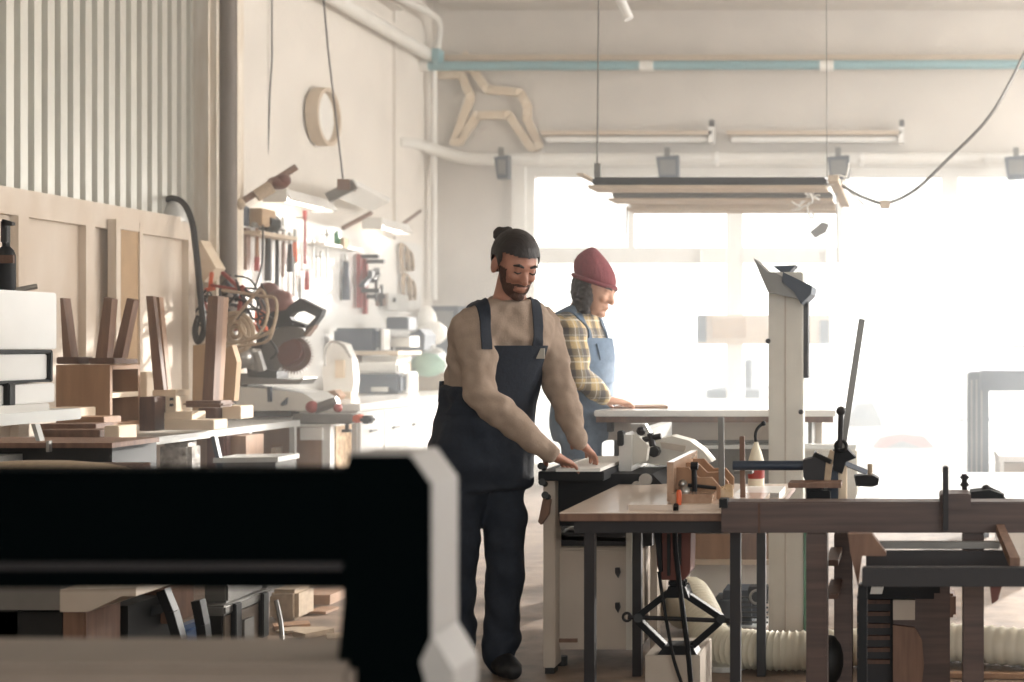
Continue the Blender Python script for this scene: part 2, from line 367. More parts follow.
# ================================================================== tool wall and lamps
XW = -4.4
def onwall(px, py, X=XW):                      # point of the left wall plane seen at this pixel
    D = (X)*F/(px-CX); return Q(px, py, D)
zt = 2.17
bd = M().box(-4.37, -4.34, 9.0, 12.45, .95, zt)
bd.build('tool_board', 'white_gloss', label='white tool board along the left wall above the counter', cat='board')
M().box(-4.36, -4.2, 9.05, 9.6, 1.995, 2.02).build('wall_shelf', 'tan_rail', label='short tan shelf at the near end of the tool board', cat='shelf')
def oncoord(px, py, X): return onwall(px, py, X)
XT = -4.3
def tool(name, lab, cat, head, handle, hm_='steel', gm='black_plastic', group='tools hanging on the tool board'):
    """handle and head run down the wall; pixel (px, y0, y1, half width m)"""
    px, y0, y1, r = handle; a, b = onwall(px, y0, XT), onwall(px, y1, XT)
    t = thing(name, lab, cat, (a.x, a.y, b.z), group)
    M().tube([a, (a+b)/2, b], [r*.75, r, r*1.1], 10).build('handle', gm, t, smooth=SM)
    m = M(); head(m, a); m.build('head', hm_, t, smooth=SM)
    M().tube([a+Vector((-.06, 0, .01)), a+Vector((.02, 0, .01))], .005, 6).build('hook', 'steel', t)
    return t
def hammer(L, r):
    def f(m, a): m.tube([a+Vector((0, -L/2, .02)), a+Vector((0, L/2, .02))], [r, r], 12).ball(a+Vector((0, L/2, .02)), r*1.1, 10)
    return f
def shaft(r, L, w=0):
    def f(m, a): m.bar(a+Vector((0, 0, -.005)), a+Vector((0, 0, L)), r*2+w, r*1.4, up=(1, 0, 0))
    return f
t = M().bar(onwall(247, 228, XT), onwall(247, 270, XT), .05, .02, up=(1, 0, 0)).build('wooden_level', 'wood_mid', label='narrow brown wooden level hanging next to the grey pipe', cat='level')
tool('claw_hammer', 'hammer with tan handle and red grip tip on tool board', 'hammer', hammer(.1, .016), (257, 228, 258, .013), gm='wood_tan')
a = onwall(257, 257, XT); b = onwall(257, 271, XT)
M().tube([a, b], .018, 10).build('grip', 'red', bpy.data.objects['claw_hammer'], smooth=SM)
tool('rubber_mallet', 'mallet with big round black head and long black handle', 'mallet', hammer(.13, .055), (268, 226, 281, .02), hm_='black_plastic')
tool('sledge_hammer', 'long dark slim hammer right of the black mallet', 'hammer', hammer(.11, .018), (277, 230, 287, .014))
tool('wooden_chisel', 'thin brown wooden handled tool between dark hammer and black file', 'chisel', shaft(.008, .1), (283, 232, 277, .01), gm='wood_mid')
tool('hand_file', 'short black gripped tool left of the red pliers', 'file', shaft(.012, .08), (290, 244, 272, .02))
tool('pliers', 'pliers with bright orange red handle hung in the row', 'pliers', shaft(.012, .09), (295, 242, 262, .02), gm='orange')
tool('pry_bar', 'long grey bar hanging below the orange pliers', 'bar', shaft(.008, .05), (294, 264, 296, .011), gm='steel')
tool('long_red_clamp', 'long thin red clamp, tallest of the hanging tools', 'clamp', shaft(.014, .06), (305, 219, 264, .009), gm='red', hm_='red')
tool('screwdriver', 'screwdriver with a red grip below the long red clamp', 'screwdriver', shaft(.006, .08), (307, 271, 290, .018), gm='red')
tool('awl', 'short grey tool hanging left of the red screwdriver', 'awl', shaft(.006, .06), (300, 278, 298, .012), gm='grey_metal')
for px, y0, y1, lab in ((313, 246, 270, 'faint grey file in the middle of the board, first of three'), (321, 258, 278, 'faint grey file in the middle of the board, shortest of three'), (327, 236, 280, 'faint grey file in the middle of the board, longest of three')):
    tool('flat_file', lab, 'file', shaft(.01, .05), (px, y0, y1, .009), gm='galv')
t = tool('hand_saw', 'narrow dark blue tapered blade hanging alone mid board', 'saw', shaft(.01, .06), (346, 262, 300, .028), gm='blue_black')
for px, y0, y1, lab in ((359.5, 254, 308, 'red bar clamp on the tool board, left of the pair'), (365, 259, 314, 'red bar clamp on the tool board, right of the pair')):
    a, b = onwall(px, y0, XT), onwall(px, y1, XT)
    t = thing('bar_clamp', lab, 'clamp', b, 'red bar clamps on the tool board')
    M().bar(a, b, .05, .03, up=(1, 0, 0)).build('bar', 'red', t)
    M().tube([a+Vector((-.06, 0, -.02)), a+Vector((.02, 0, -.02))], .006, 6).build('hook', 'steel', t)
    M().bar(a+Vector((.02, 0, -.02)), a+Vector((.16, -.02, -.02)), .03, .03).build('fixed_jaw', 'dark_metal', t)
    c = a.lerp(b, .68); M().bar(c, c+Vector((.16, 0, 0)), .03, .035).tube([c+Vector((.13, 0, -.08)), c+Vector((.13, 0, .09))], .012, 8).build('sliding_jaw', 'dark_metal', t, smooth=SM)
t = thing('dark_clamp', 'dark blue clamp hung crosswise beside the red bar clamps', 'clamp', onwall(372, 285, XT), 'tools hanging on the tool board')
M().bar(onwall(362, 286, -4.2), onwall(377, 270, -4.25), .04, .03).build('bar', 'blue_black', t)
M().bar(onwall(370, 274, -4.2), onwall(377, 276, -4.22), .03, .06).tube([onwall(372, 281, -4.2), onwall(378, 274, -4.2)], .02).build('jaw', 'dark_metal', t)
for i, (px, py, lab) in enumerate(((407, 258, 'coil of tan cord on the tool board, upper one'), (409, 287, 'coil of tan cord on the tool board, lower one'))):
    c = onwall(px, py, -4.3); m = M()
    for k in range(4): m.ring(c+Vector((.01*k, .03*k-.05, -.01*k)), .11-.012*k, .011, axis=(1, .5*(k % 2), .1), n=18, m=6)
    m.bar(c+Vector((0, -.13, .12)), c+Vector((0, -.13, -.13)), .02, .03).build('cord_coil', 'rope', smooth=SM, label=lab, cat='cord', group='cord coils on the tool board')
t = M().box(-4.36, -4.26, onwall(371, 0).y, onwall(392, 0).y, onwall(380, 310).z, onwall(380, 294).z).build('socket_panel', 'galv', label='pale socket panel with two black sockets on the tool board', cat='socket panel')
for px in (379, 393.5):
    c = onwall(px, 300, -4.25); M().lathe(c, [(.018, 0), (.018, .015)], 12, axis=(1, 0, 0)).build('socket', 'black', t)
M().box(-4.34, -4.28, onwall(368, 0).y, onwall(374, 0).y, onwall(371, 306).z, onwall(371, 294).z).build('small_wood_block', 'wood_mid', label='small brown block left of the socket panel', cat='block')
t = M().pp([(334, 233), (338, 230), (340, 243), (334, 246)], 10.4, .04).build('green_sander', 'green', label='little green block on top of the small tool shelf', cat='block')
M().pb(338, 238, 344, 248, 10.42, .08).build('tan_holder', 'cardboard', label='small tan block beside the green block', cat='block')
M().box(-4.36, -4.22, 10.1, 10.8, onwall(340, 249).z-.02, onwall(340, 249).z).build('tool_shelf', 'white_paint', label='small white shelf holding the green block', cat='shelf')
# can and carton on the near shelf
M().lathe(Q(241, 226, 9.15), [(.045, .0), (.05, .01), (.05, .12), (.02, .14), (.02, .155)], 18).build('paint_can', 'blue_black', smooth=SM, label='dark can standing on the short shelf beside the carton', cat='can')
M().pb(246, 208, 262, 225.6, 9.2, .2, bev=.004).build('carton', 'cardboard', label='tan cardboard carton on the short shelf', cat='box')
# lit lamps over the board
def wall_lamp(y0, y1, ztop, lab):
    x0, x1 = -4.34, -4.18
    t = thing('work_lamp', lab, 'lamp', (-4.26, (y0+y1)/2, ztop-.1), 'lamps above the tool board')
    M().prism([(x0, y0, ztop-.02), (x0+.03, y0, ztop), (x1-.02, y0, ztop), (x1+.03, y0, ztop-.075), (x1+.02, y0, ztop-.08), (x1-.03, y0, ztop-.02), (x0+.02, y0, ztop-.035)], (0, y1-y0, 0)).build('reflector', 'white_gloss', t)
    M().tube([(-4.25, y0+.03, ztop-.06), (-4.25, y1-.03, ztop-.06)], .018, 10).build('tube', 'lamp_on', t, smooth=SM)
    for y in (y0-.012, y1): M().box(x0, x1, y, y+.012, ztop-.09, ztop).build('end_plate', 'white_paint', t)
wall_lamp(9.4, 10.15, 2.33, 'lit white tube lamp, nearest one above the hammers')
wall_lamp(11.1, 11.7, 2.29, 'lit white tube lamp far along the board, lower than the hanging one')
t = thing('hanging_lamp', 'white tilted panel lamp hung on a cord from the ceiling', 'lamp', onwall(360, 205, -4.1))
a = [Q(333, 196, 9.9), Q(354, 184, 9.9), Q(390, 202, 11.2), Q(371, 212, 11.2)]
M().prism(a, (0, 0, .035)).build('panel', 'white_gloss', t)
M().bar(Q(328, 198, 9.88), Q(355, 184, 9.88), .03, .07).build('front_rail', 'grey_metal', t)
M().pb(337, 179, 349, 190, 9.85, .12).build('clamp_block', 'wood_mid', t)
M().tube(hpts((321, -30, 9.9), (328, 50, 9.9), (335, 110, 9.9), (343, 180, 9.9)), .006, 6).build('cord', 'dark_metal', t)
# sticks lying on the lamps
t = thing('wooden_boom', 'brown pole with a tied bundle sticking out above the near lamp', 'pole', Q(262, 190, 9.0))
M().tube([Q(237, 205, 8.9), Q(296, 167, 9.1)], .022, 10).build('pole', 'wood_mid', t, smooth=SM)
M().ball(Q(278, 183, 9.05), .055, 12, 1.3, 1, .8).ball(Q(284, 180, 9.05), .045, 10).build('rag_bundle', 'rust', t, smooth=SM)
M().tube([Q(256, 196, 8.95), Q(272, 187, 9.0)], .04, 10).ball(Q(239, 204, 8.9), .04, 10).build('binding', 'rope', t, smooth=SM)
for p0, p1, lab in (((343, 228, 10.4), (371, 213, 10.7), 'thin brown stick poking over the top of the tool board'), ((402, 224, 12.05), (420, 211, 12.5), 'thin tan stick by the far corner above the last lamp')):
    M().tube([Q(*p0), Q(*p1)], .018, 8).build('stick', 'wood_mid', smooth=SM, label=lab, cat='stick')

# ================================================================== plywood panels leaning on left wall
D0, D1 = 5.2, 8.3
XP = -4.3
def wy(px, X=XP): return X*F/(px-CX)
t = thing('plywood_partition', 'long framed plywood panel below the corrugated cladding', 'panel', (XP, 6.8, 0))
M().box(XP-.03, XP-.01, D0, wy(190), .1, 2.0).build('sheet', 'ply', t)
M().box(XP-.03, XP+.03, D0, wy(190), 1.9, 2.03).build('top_rail', 'ply', t)
for px in (19, 86, 188):
    y = wy(px); M().box(XP-.02, XP+.03, y-.05, y+.03, .1, 1.9).build('stile', 'ply', t)
t = thing('cupboard_door', 'narrow framed plywood door leaning against the long panel', 'door', (XP+.1, wy(125), .85))
y0, y1 = wy(107, XP+.03), wy(143, XP+.08); zt2 = 1.28+(345-219)/F*y0
M().box(XP+.04, XP+.07, y0+.006, y1-.006, .86, zt2-.006).build('sheet', 'cardboard', t)
M().box(XP+.034, XP+.08, y0, y0+.04, .86, zt2).build('stile', 'ply', t); M().box(XP+.034, XP+.08, y1-.03, y1, .86, zt2).build('stile', 'ply', t)
M().box(XP+.035, XP+.078, y0+.04, y1-.03, zt2-.05, zt2).build('rail', 'ply', t)
# ================================================================== counter with cabinets along the left wall
XF = -3.38; CT = .92
M().box(-4.33, XF+.02, 8.55, 11.85, CT-.045, CT, bev=.005).build('worktop', 'white_gloss', label='long white worktop under the tool board', cat='worktop')
ys = [8.6, 9.0, 9.75, 10.75, 11.8]
labs = ['white counter cabinet with one drawer over a door, nearest the chipboard panel', 'white counter cabinet, second along from the chipboard panel', 'white counter cabinet, third along from the chipboard panel', 'white counter cabinet farthest along, beside the standing man in overalls']
for i in range(4):
    a, b = ys[i]+.005, ys[i+1]-.005
    t = thing('counter_cabinet', labs[i], 'cabinet', (XF-.3, (a+b)/2, 0), 'white cabinets under the worktop')
    M().box(-4.35, XF-.02, a, b, .08, CT-.05).box(-4.3, XF-.08, a+.02, b-.02, 0, .08).build('body', 'white_paint', t)
    n = 1 if i == 0 else 2
    for k in range(n):
        c, d = a+(b-a)*k/n+.008, a+(b-a)*(k+1)/n-.008
        dr = M().box(XF-.02, XF, c, d, .6, .86, bev=.004).build('drawer', 'white_gloss', t)
        M().box(XF, XF+.02, (c+d)/2-.05, (c+d)/2+.05, .735, .75).build('handle', 'grey_metal', dr)
        dd = M().box(XF-.02, XF, c, d, .1, .585, bev=.004).build('door', 'white_gloss', t)
        M().box(XF, XF+.02, (c+d)/2-.05, (c+d)/2+.05, .52, .535).build('handle', 'grey_metal', dd)
# near end: plywood carcass with white edge and chipboard side
t = thing('plywood_cabinet', 'open tan plywood cabinet end with white edge and chipboard side', 'cabinet', (-3.9, 8.4, 0))
M().box(-4.3, -3.43, 8.28, 8.5, 0, .79).build('back_panel', 'wood_tan', t)
M().pb(322, 426, 330, 500, 8.2, .07).build('edge_strip', 'white_gloss', t)
M().pb(305, 430, 322, 520, 8.21, .06).build('front_stile', 'wood_tan', t)
M().box(-3.42, -3.39, 8.27, 8.5, 0, .8).build('side_panel', 'osb', t)
M().box(-4.3, -3.39, 8.2, 8.5, .8, .815).build('top_panel', 'white_paint', t)
M().pb(300, 428, 322, 440, 8.18, .03).build('shelf', 'white_paint', t)
M().pb(271, 448, 276, 455, 8.2, .08).build('block', 'ply_light', t)
# ---------------------------------------------------------------- mitre saw
DS = 8.6
t = thing('mitre_saw', 'grey mitre saw with toothed round blade and black handle on counter', 'saw', Q(285, 380, DS))
def sp(*pp): return [(180+x/4.547, 270+y/4.547) for x, y in pp]   # outline coordinates taken from an enlarged crop
M().pp(sp((380, 300), (440, 262), (500, 250), (560, 268), (578, 300), (520, 312), (470, 330), (436, 372), (440, 400), (470, 420), (440, 462), (350, 475), (330, 420), (345, 350)), DS, .07).build('blade_guard', 'grey_metal', t)
bc = Q(293.5, 354, DS+.03)
n = 40; prof = []
for i in range(n):
    a = 2*math.pi*i/n; a2 = a+2*math.pi*.55/n
    for r_, aa in ((.108, a), (.13, a+.02), (.108, a2)): prof.append(bc+Vector((math.cos(aa)*r_, 0, math.sin(aa)*r_)))
bl = M().prism(prof, (0, .006, 0)).build('blade', 'saw_steel', t)
bl2 = M().lathe(bc+Vector((0, -.012, 0)), [(.075, 0), (.075, .012)], 20, axis=(0, 1, 0)).build('blade_face', 'rust', bl)
M().lathe(bc+Vector((0, -.04, 0)), [(.022, 0), (.022, .03)], 16, axis=(0, 1, 0)).build('arbor_bolt', 'black', bl)
M().pp(sp((435, 372), (470, 330), (520, 312), (545, 330), (552, 372), (540, 400), (480, 440), (452, 420)), DS-.012, .02).build('lower_guard', 'rust', t)
m = M()
hpoly = sp((545, 128), (648, 180), (640, 208), (600, 262), (580, 295), (563, 292), (572, 262), (600, 232), (617, 212), (560, 185), (520, 192), (500, 212), (508, 228), (545, 240), (570, 250), (560, 262), (500, 255), (440, 262), (380, 300), (360, 360), (318, 380), (300, 368), (345, 330), (362, 250), (380, 215), (420, 188), (480, 182), (500, 160))
m.pp(hpoly, DS-.03, .06).build('motor_handle', 'black_plastic', t)
M().pp(sp((585, 262), (612, 250), (606, 262), (572, 302), (562, 296)), DS-.04, .06).build('trigger_cover', 'wood_mid', t)
M().pp(sp((300, 430), (440, 462), (440, 500), (355, 500), (310, 490)), DS-.02, .16).build('pivot', 'dark_metal', t)
M().pp(sp((240, 490), (300, 488), (540, 498), (560, 488), (562, 496), (540, 520), (300, 520), (260, 530)), DS-.05, .2).build('rail', 'grey_metal', t)
M().pp(sp((250, 470), (310, 470), (310, 545), (270, 550), (250, 520)), DS, .2).build('fence', 'grey_metal', t)
M().pp(sp((250, 530), (340, 535), (560, 560), (620, 600), (600, 640), (260, 640)), DS-.1, .35).build('turntable', 'galv', t)
M().pp(sp((395, 530), (410, 530), (412, 600), (398, 600)), DS-.12, .03).pp(sp((455, 610), (485, 580), (480, 612), (460, 618)), DS-.12, .05).build('lock_handle', 'blue_black', t)
M().pp(sp((170, 640), (330, 645), (500, 640), (505, 668), (170, 668)), DS-.12, .4).build('base', 'dark_metal', t)
m = M()
for i in range(7): m.tube([Q(226+i*5, 352+3*math.sin(i*2), 8.5), Q(232+i*5, 368+2*math.cos(i), 8.55)], .03, 8)
m.ball(Q(243, 357, 8.5), .07, 12).build('gearbox', 'steel', t, smooth=SM)
# red helmet-like bag behind the saw
t = M().ball(Q(277, 302, 8.95), .115, 16, 1, .8, .72).ball(Q(269, 296, 8.95), .09, 14, .9, .8, 1).build('red_bag', 'rust', smooth=SM, label='round rust red bag resting behind the mitre saw handle', cat='bag')
M().pb(253, 308, 277, 326, 9.0, .15, bev=.02).build('orange_case', 'orange', label='small orange case half hidden behind the saw', cat='case')

# ---------------------------------------------------------------- clutter hung on the grey pipe
random.seed(11)
t = thing('clamp_bundle', 'bundle of red and black clamps and cables hung at the grey pipe', 'clamps', Q(215, 330, 8.3))
for i, (a, b, mt, r) in enumerate((((198, 283), (212, 318), 'red', .022), ((210, 285), (242, 290), 'red', .02), ((222, 272), (244, 292), 'red', .024), ((205, 300), (240, 306), 'blue_black', .022), ((225, 280), (240, 300), 'blue_black', .026), ((243, 285), (236, 330), 'red', .02), ((212, 272), (210, 290), 'orange', .02), ((246, 310), (250, 345), 'steel', .012), ((252, 300), (247, 350), 'steel', .01), ((248, 322), (262, 330), 'orange', .03), ((232, 320), (246, 312), 'blue_black', .03))):
    r *= .7; DD = 8.3+.03*(i % 5); m = M().bar(Q(*a, DD), Q(*b, DD), r*1.6, r*1.2, bev=.004)
    c = Q(*b, DD); m.tube([c+Vector((-.03, 0, 0)), c+Vector((.03, .0, .01))], r*.8, 8)
    m.build('clamp', mt, t)
m = M()
for i in range(12):
    P_ = [Q(random.uniform(198, 262), random.uniform(272, 300), random.uniform(8.2, 8.45))]
    for k in range(5): P_.append(P_[-1]+Vector((random.uniform(-.09, .1), random.uniform(-.04, .04), random.uniform(-.13, .03))))
    m.tube(spline(P_, 5), .007, 6)
m.build('cable', 'black_plastic', t, smooth=SM)
m = M()
for i in range(4):
    m.ring(Q(236, 332, 8.2+.02*i), .115-.028*i, .013, axis=(.2, 1, .05), n=24, m=6)
m.build('rope_coil', 'rope', smooth=SM, label='tan rope coil hanging in front of the clamp bundle', cat='rope')
m = M()
m.tube(spline(hpts((200, 345, 8.1), (235, 343, 8.05), (262, 336, 8.0), (274, 325, 8.0), (276, 300, 8.05), (262, 296, 8.1), (236, 292, 8.1), (222, 290, 8.1)), 8), .009, 6)
m.tube(spline(hpts((232, 322, 8.15), (250, 300, 8.1), (262, 290, 8.1), (268, 310, 8.1), (262, 330, 8.1), (248, 338, 8.1), (240, 325, 8.1)), 8), .009, 6)
m.tube(spline(hpts((205, 330, 8.15), (225, 345, 8.1), (250, 345, 8.1), (268, 340, 8.05), (275, 322, 8.05)), 8), .009, 6)
m.build('wire_basket', 'rope', smooth=SM, label='loops of tan cable drooping between rope coil and mitre saw', cat='cable')
wire('thin dark cable looping down behind the hammers', spline(hpts((263, 225, 8.9), (262, 262, 8.8), (256, 285, 8.7), (250, 302, 8.6)), 6), .006)
# black hose looped over plywood panel with clear cone
t = thing('coiled_hose', 'black hose looped over the corner of the plywood panel', 'hose', Q(205, 340, 8.15))
M().tube(spline(hpts((156, 212, 8.2), (160, 204, 8.2), (172, 198, 8.2), (184, 204, 8.18), (192, 222, 8.1), (196, 250, 8.1), (199, 280, 8.1), (202, 310, 8.1), (204, 330, 8.1), (198, 342, 8.1), (195, 330, 8.1), (199, 316, 8.1)), 6), .017, 8).build('hose', 'black_plastic', t, smooth=SM)
M().lathe(Q(173, 222, 8.25), [(.09, 0), (.085, .05), (.03, .13), (.008, .16)], 18).build('funnel', 'galv', t, smooth=SM)
# brown dust bag behind grey pipe, with pale cone beneath
t = thing('dust_bag', 'tan padded dust bag hanging behind the grey pipe', 'bag', Q(214, 300, 8.75))
M().lathe(Q(213, 283, 8.72)+Vector((0, 0, 0)), [(.03, -.03), (.1, .0), (.115, .1), (.12, .25), (.11, .38), (.075, .46), (.02, .49)], 18).build('bag', 'cardboard', t, smooth=SM)
M().pb(219, 222, 228, 270, 8.68, .08, bev=.02).build('strap', 'blue_black', t)
M().ball(Q(218, 263, 8.65), .05, 12).build('buckle', 'rope', t, smooth=SM)
M().pp([(196, 243), (200, 240), (216, 268), (204, 282), (194, 278)], 8.4, .12).build('pale_cone', 'ply_light', label='pale wedge of board below the tan dust bag', cat='board')

# ---------------------------------------------------------------- things on the counter and far shelves
t = thing('dust_extractor', 'white rounded machine with grey handle on the counter', 'machine', Q(337, 395, 9.6))
M().pp([(324, 396), (322, 370), (326, 350), (334, 341), (345, 344), (352, 360), (354, 380), (352, 396)], 9.6, .1).build('body', 'white_paint', t)
M().tube(spline(hpts((325, 366, 9.55), (325, 352, 9.55), (331, 342, 9.55), (342, 345, 9.55), (351, 358, 9.55)), 6), .009, 8).build('handle', 'steel', t, smooth=SM)
M().pb(335, 360, 344, 378, 9.58, .03).build('label_plate', 'ply_light', t)
t = thing('low_shelf', 'small wooden shelf on counter carrying the blue tool case', 'shelf', Q(370, 393, 10.6))
M().pb(346, 351, 398, 355, 10.4, .5).build('board', 'ply_light', t)
M().pb(348, 355, 356, 392, 10.5, .3).build('upright', 'wood_tan', t); M().pb(362, 356, 397, 363, 10.55, .3).build('rail', 'white_paint', t)
M().pb(390, 355, 397, 392, 10.6, .3).build('upright', 'ply_light', t)
t = thing('tool_case', 'dusty blue tool case on the small shelf', 'case', Q(357, 350, 10.4))
M().pb(333, 328, 375, 350.6, 10.35, .3, bev=.02).build('body', 'blue_black', t)
for px in (375, 381): M().pb(px, 329, px+3, 350, 10.42, .12).build('latch', 'white_gloss', t)
M().pb(378, 329, 381, 350.6, 10.45, .25).build('end_panel', 'black_plastic', t)
m = M(); t = thing('drill_bit_rack', 'white rack of drill bits beside the blue tool case', 'rack', Q(395, 346, 10.6))
M().pb(385, 336, 410, 347, 10.6, .2).build('rack', 'white_paint', t)
for i in range(9): M().tube([Q(387+i*2.6, 338, 10.58), Q(387+i*2.6, 329, 10.58)], .007, 6).build('drill_bit', 'steel', t)
M().pb(386, 317, 408, 330.5, 10.9, .2, bev=.01).build('dark_case', 'blue_black', label='dark case standing behind the drill bit rack', cat='case')
t = thing('laptop_case', 'blue black box at far end of the shelf beside plastic bag', 'box', Q(412, 352, 11))
M().pp([(396, 340), (420, 329), (425, 335), (424, 350), (398, 352)], 11, .25).build('body', 'blue_black', t)
M().pb(395, 344, 400, 356, 10.95, .05).build('latch', 'dark_metal', t)
t = thing('power_tool_case', 'blue black tool case with white label on far counter', 'case', Q(378, 393, 10.2))
M().pb(356, 374, 400, 393.5, 10.15, .32, bev=.02).build('body', 'blue_black', t)
M().pb(371, 387, 388, 391.5, 10.13, .02).build('label', 'steel', t); 
for px in (400, 405): M().pb(px, 372, px+4, 393.4, 10.25, .2, bev=.01).build('latch', 'white_gloss', t)
M().pb(355, 362, 398, 374, 10.35, .25, bev=.02).build('white_case', 'white_paint', label='white case stacked on the labelled tool case', cat='case')
random.seed(5)
m = M()
for i in range(10): m.ball(Q(random.uniform(414, 438), random.uniform(352, 372), 11.2), random.uniform(.08, .13), 10, 1, 1, .8)
m.build('plastic_sacks', 'galv', smooth=SM, label='heap of pale crumpled plastic sacks in the far left corner', cat='sacks')
M().ball(Q(428, 365, 11.0), .12, 12, 1.2, .8, .8).build('green_bag', 'pale_green', smooth=SM, label='greenish bag among the pale sacks in the corner', cat='bag')
M().pb(411, 373, 446, 392.5, 11.1, .4, bev=.01).build('storage_box', 'rope', label='tan storage box at the far end of the worktop', cat='box')
t = thing('wall_cabinet', 'grey blue equipment box in the corner left of the man', 'box', Q(442, 350, 12.2))
M().pb(431, 306, 458, 395, 12.1, .4).build('body', 'blue_black', t); M().pb(436, 311, 452, 330, 12.08, .02).build('screen', 'grey_metal', t)
M().ball(Q(427, 320, 11.6), .1, 12, .8, .8, 1.2).ball(Q(432, 333, 11.6), .13, 12, 1, .8, .8).build('white_cloth', 'white_paint', smooth=SM, label='white cloth bundle hanging in the corner', cat='cloth')
t = M().pp([(317, 399), (322, 392), (334, 390), (340, 396), (336, 400)], 8.9, .1).build('wood_offcut', 'wood_tan', label='small tan offcut on the worktop behind the level clamp', cat='offcut', group='offcuts on the worktop')
M().pb(336, 392, 351, 399, 9.2, .1).build('wood_offcut', 'ply_light', label='pale block on the worktop right of the tan offcut', cat='offcut', group='offcuts on the worktop')
# roller clamp on counter end
t = thing('bench_clamp', 'grey bar clamp with red knobs lying on the counter end', 'clamp', Q(325, 424, 8.25))
M().pb(292, 414, 352, 424, 8.21, .09, bev=.006).build('bar', 'grey_metal', t)
M().pb(352, 415, 359, 423, 8.2, .1, bev=.008).build('stop', 'orange', t); M().pb(359, 416, 370, 424, 8.2, .1, bev=.015).build('grip', 'black_plastic', t)
M().tube([Q(315, 409, 8.21), Q(338, 401, 8.21)], .03, 10).build('roller', 'grey_metal', t, smooth=SM)
M().ball(Q(312, 407, 8.19), .037, 12).build('knob', 'red', t, smooth=SM); M().ball(Q(338, 408, 8.19), .026, 12).build('knob', 'red', t, smooth=SM)
M().tube([Q(347, 424, 8.23), Q(347, 430, 8.23)], .012, 8).lathe(Q(347, 432, 8.23), [(.03, 0), (.03, .015)], 14).build('screw', 'dark_metal', t, smooth=SM)

# ================================================================== left metal table with wood parts
TZ = .845
t = thing('metal_table', 'long pale metal table carrying the wooden parts on the left', 'table', (-3.9, 7, 0))
M().box(-4.2, -3.55, 4.4, 8.15, TZ-.035, TZ).build('tabletop', 'galv', t)
M().box(-4.1, -3.54, 6.82, 7.1, .494, .514).build('support_shelf', 'galv', t)
for x, y in ((-3.57, 8.1), (-3.57, 7.55), (-4.15, 8.1), (-3.58, 5.0)):
    M().box(x-.015, x+.015, y-.015, y+.015, 0, TZ-.035).build('leg', 'galv', t)
def blk(px0, py0, px1, py1, D, dep, mt, lab, name='wood_block', cat='block', group='wooden blocks on the metal table', bev=.003):
    dep = min(dep, .14); px1 -= dep*45
    return M().pb(px0, py0, px1, py1, D, dep, bev).build(name, mt, label=lab, cat=cat, group=group)
DT = 6.75
# box with two open compartments facing right
t = thing('plywood_box', 'brown plywood box with two open compartments facing the window', 'box', Q(97, 430, 6.6))
x0, x1 = Q(56, 0, 6.6).x, Q(110, 0, 6.6).x; z1, z0 = Q(0, 365, 6.6).z, Q(0, 427, 6.6).z; y0, y1 = 6.6, 6.86
M().box(x0, x1, y0, y0+.02, z0, z1).build('side_panel', 'wood_tan', t); M().box(x0, x1, y1-.02, y1, z0, z1).build('side_panel', 'wood_tan', t)
M().box(x0, x1+.002, y0+.02, y1-.02, z1-.022, z1).build('end_panel', 'wood_tan', t); M().box(x0, x1+.002, y0+.02, y1-.02, z0, z0+.02).build('end_panel', 'wood_tan', t)
M().box(x0, x1, y0+.02, y1-.02, (z0+z1)/2-.01, (z0+z1)/2+.014).build('shelf', 'ply_light', t); M().box(x0, x0+.01, y0+.02, y1-.02, z0, z1).build('back_panel', 'wood_dark', t)
def leaner(pix, D, dep, mt, name, lab, cat='plank', base=None, group='upright wooden parts on the metal table'):
    t = thing(name, lab, cat, Q(*pix[-1], D), group)
    M().pp(pix, D, dep).build('upright', mt, t)
    if base: M().pb(*base, D-.02, dep+.06, .004).build('foot', 'wood_dark', t)
    return t
leaner([(60, 298), (63, 298), (71, 357), (63, 357)], 6.65, .06, 'wood_mid', 'bracket_part', 'brown wooden bracket leaning left, nearest the white case', base=(56, 357, 79, 364), cat='wooden part')
leaner([(104, 297), (112, 299), (107, 358), (95, 360)], 6.62, .05, 'wood_mid', 'bracket_part', 'brown rounded wooden leg standing on plywood box, left of two', base=(88, 358, 114, 364), cat='wooden part')
leaner([(127, 298), (134, 300), (122, 358), (112, 360)], 6.72, .05, 'wood_mid', 'bracket_part', 'brown rounded wooden leg standing on plywood box, right of two', base=(106, 359, 126, 364), cat='wooden part')
t = leaner([(146, 296), (153, 296), (164, 391), (154, 391)], 7.0, .03, 'wood_mid', 'plank_pair', 'pair of brown planks standing tilted left of the tall one', cat='planks')
M().pp([(155, 297), (159, 297), (168, 391), (164, 391)], 7.05, .04).build('rear_plank', 'wood_tan', t)
t = leaner([(208, 296), (218, 296), (213, 402), (202, 402)], 7.0, .06, 'wood_mid', 'tall_wood_stand', 'tall brown wooden stand with thick foot, tallest on the metal table', base=None, cat='wooden part')
M().pp([(218, 297), (223, 297), (217, 402), (213, 402)], 7.06, .06).build('rear_plank', 'wood_tan', t)
M().pb(182, 401, 222, 407.5, 6.92, .14, .02).build('foot', 'wood_mid', t)
M().pp([(224, 350), (232, 345), (237, 362), (234, 401), (222, 401)], 7.3, .05).build('curved_back', 'cardboard', t)
M().pp([(193, 345), (205, 345), (205, 427), (192, 427)], 7.4, .04).build('wooden_panel_offcut', 'cardboard', label='tan board standing between the plank pair and tall stand', cat='board')
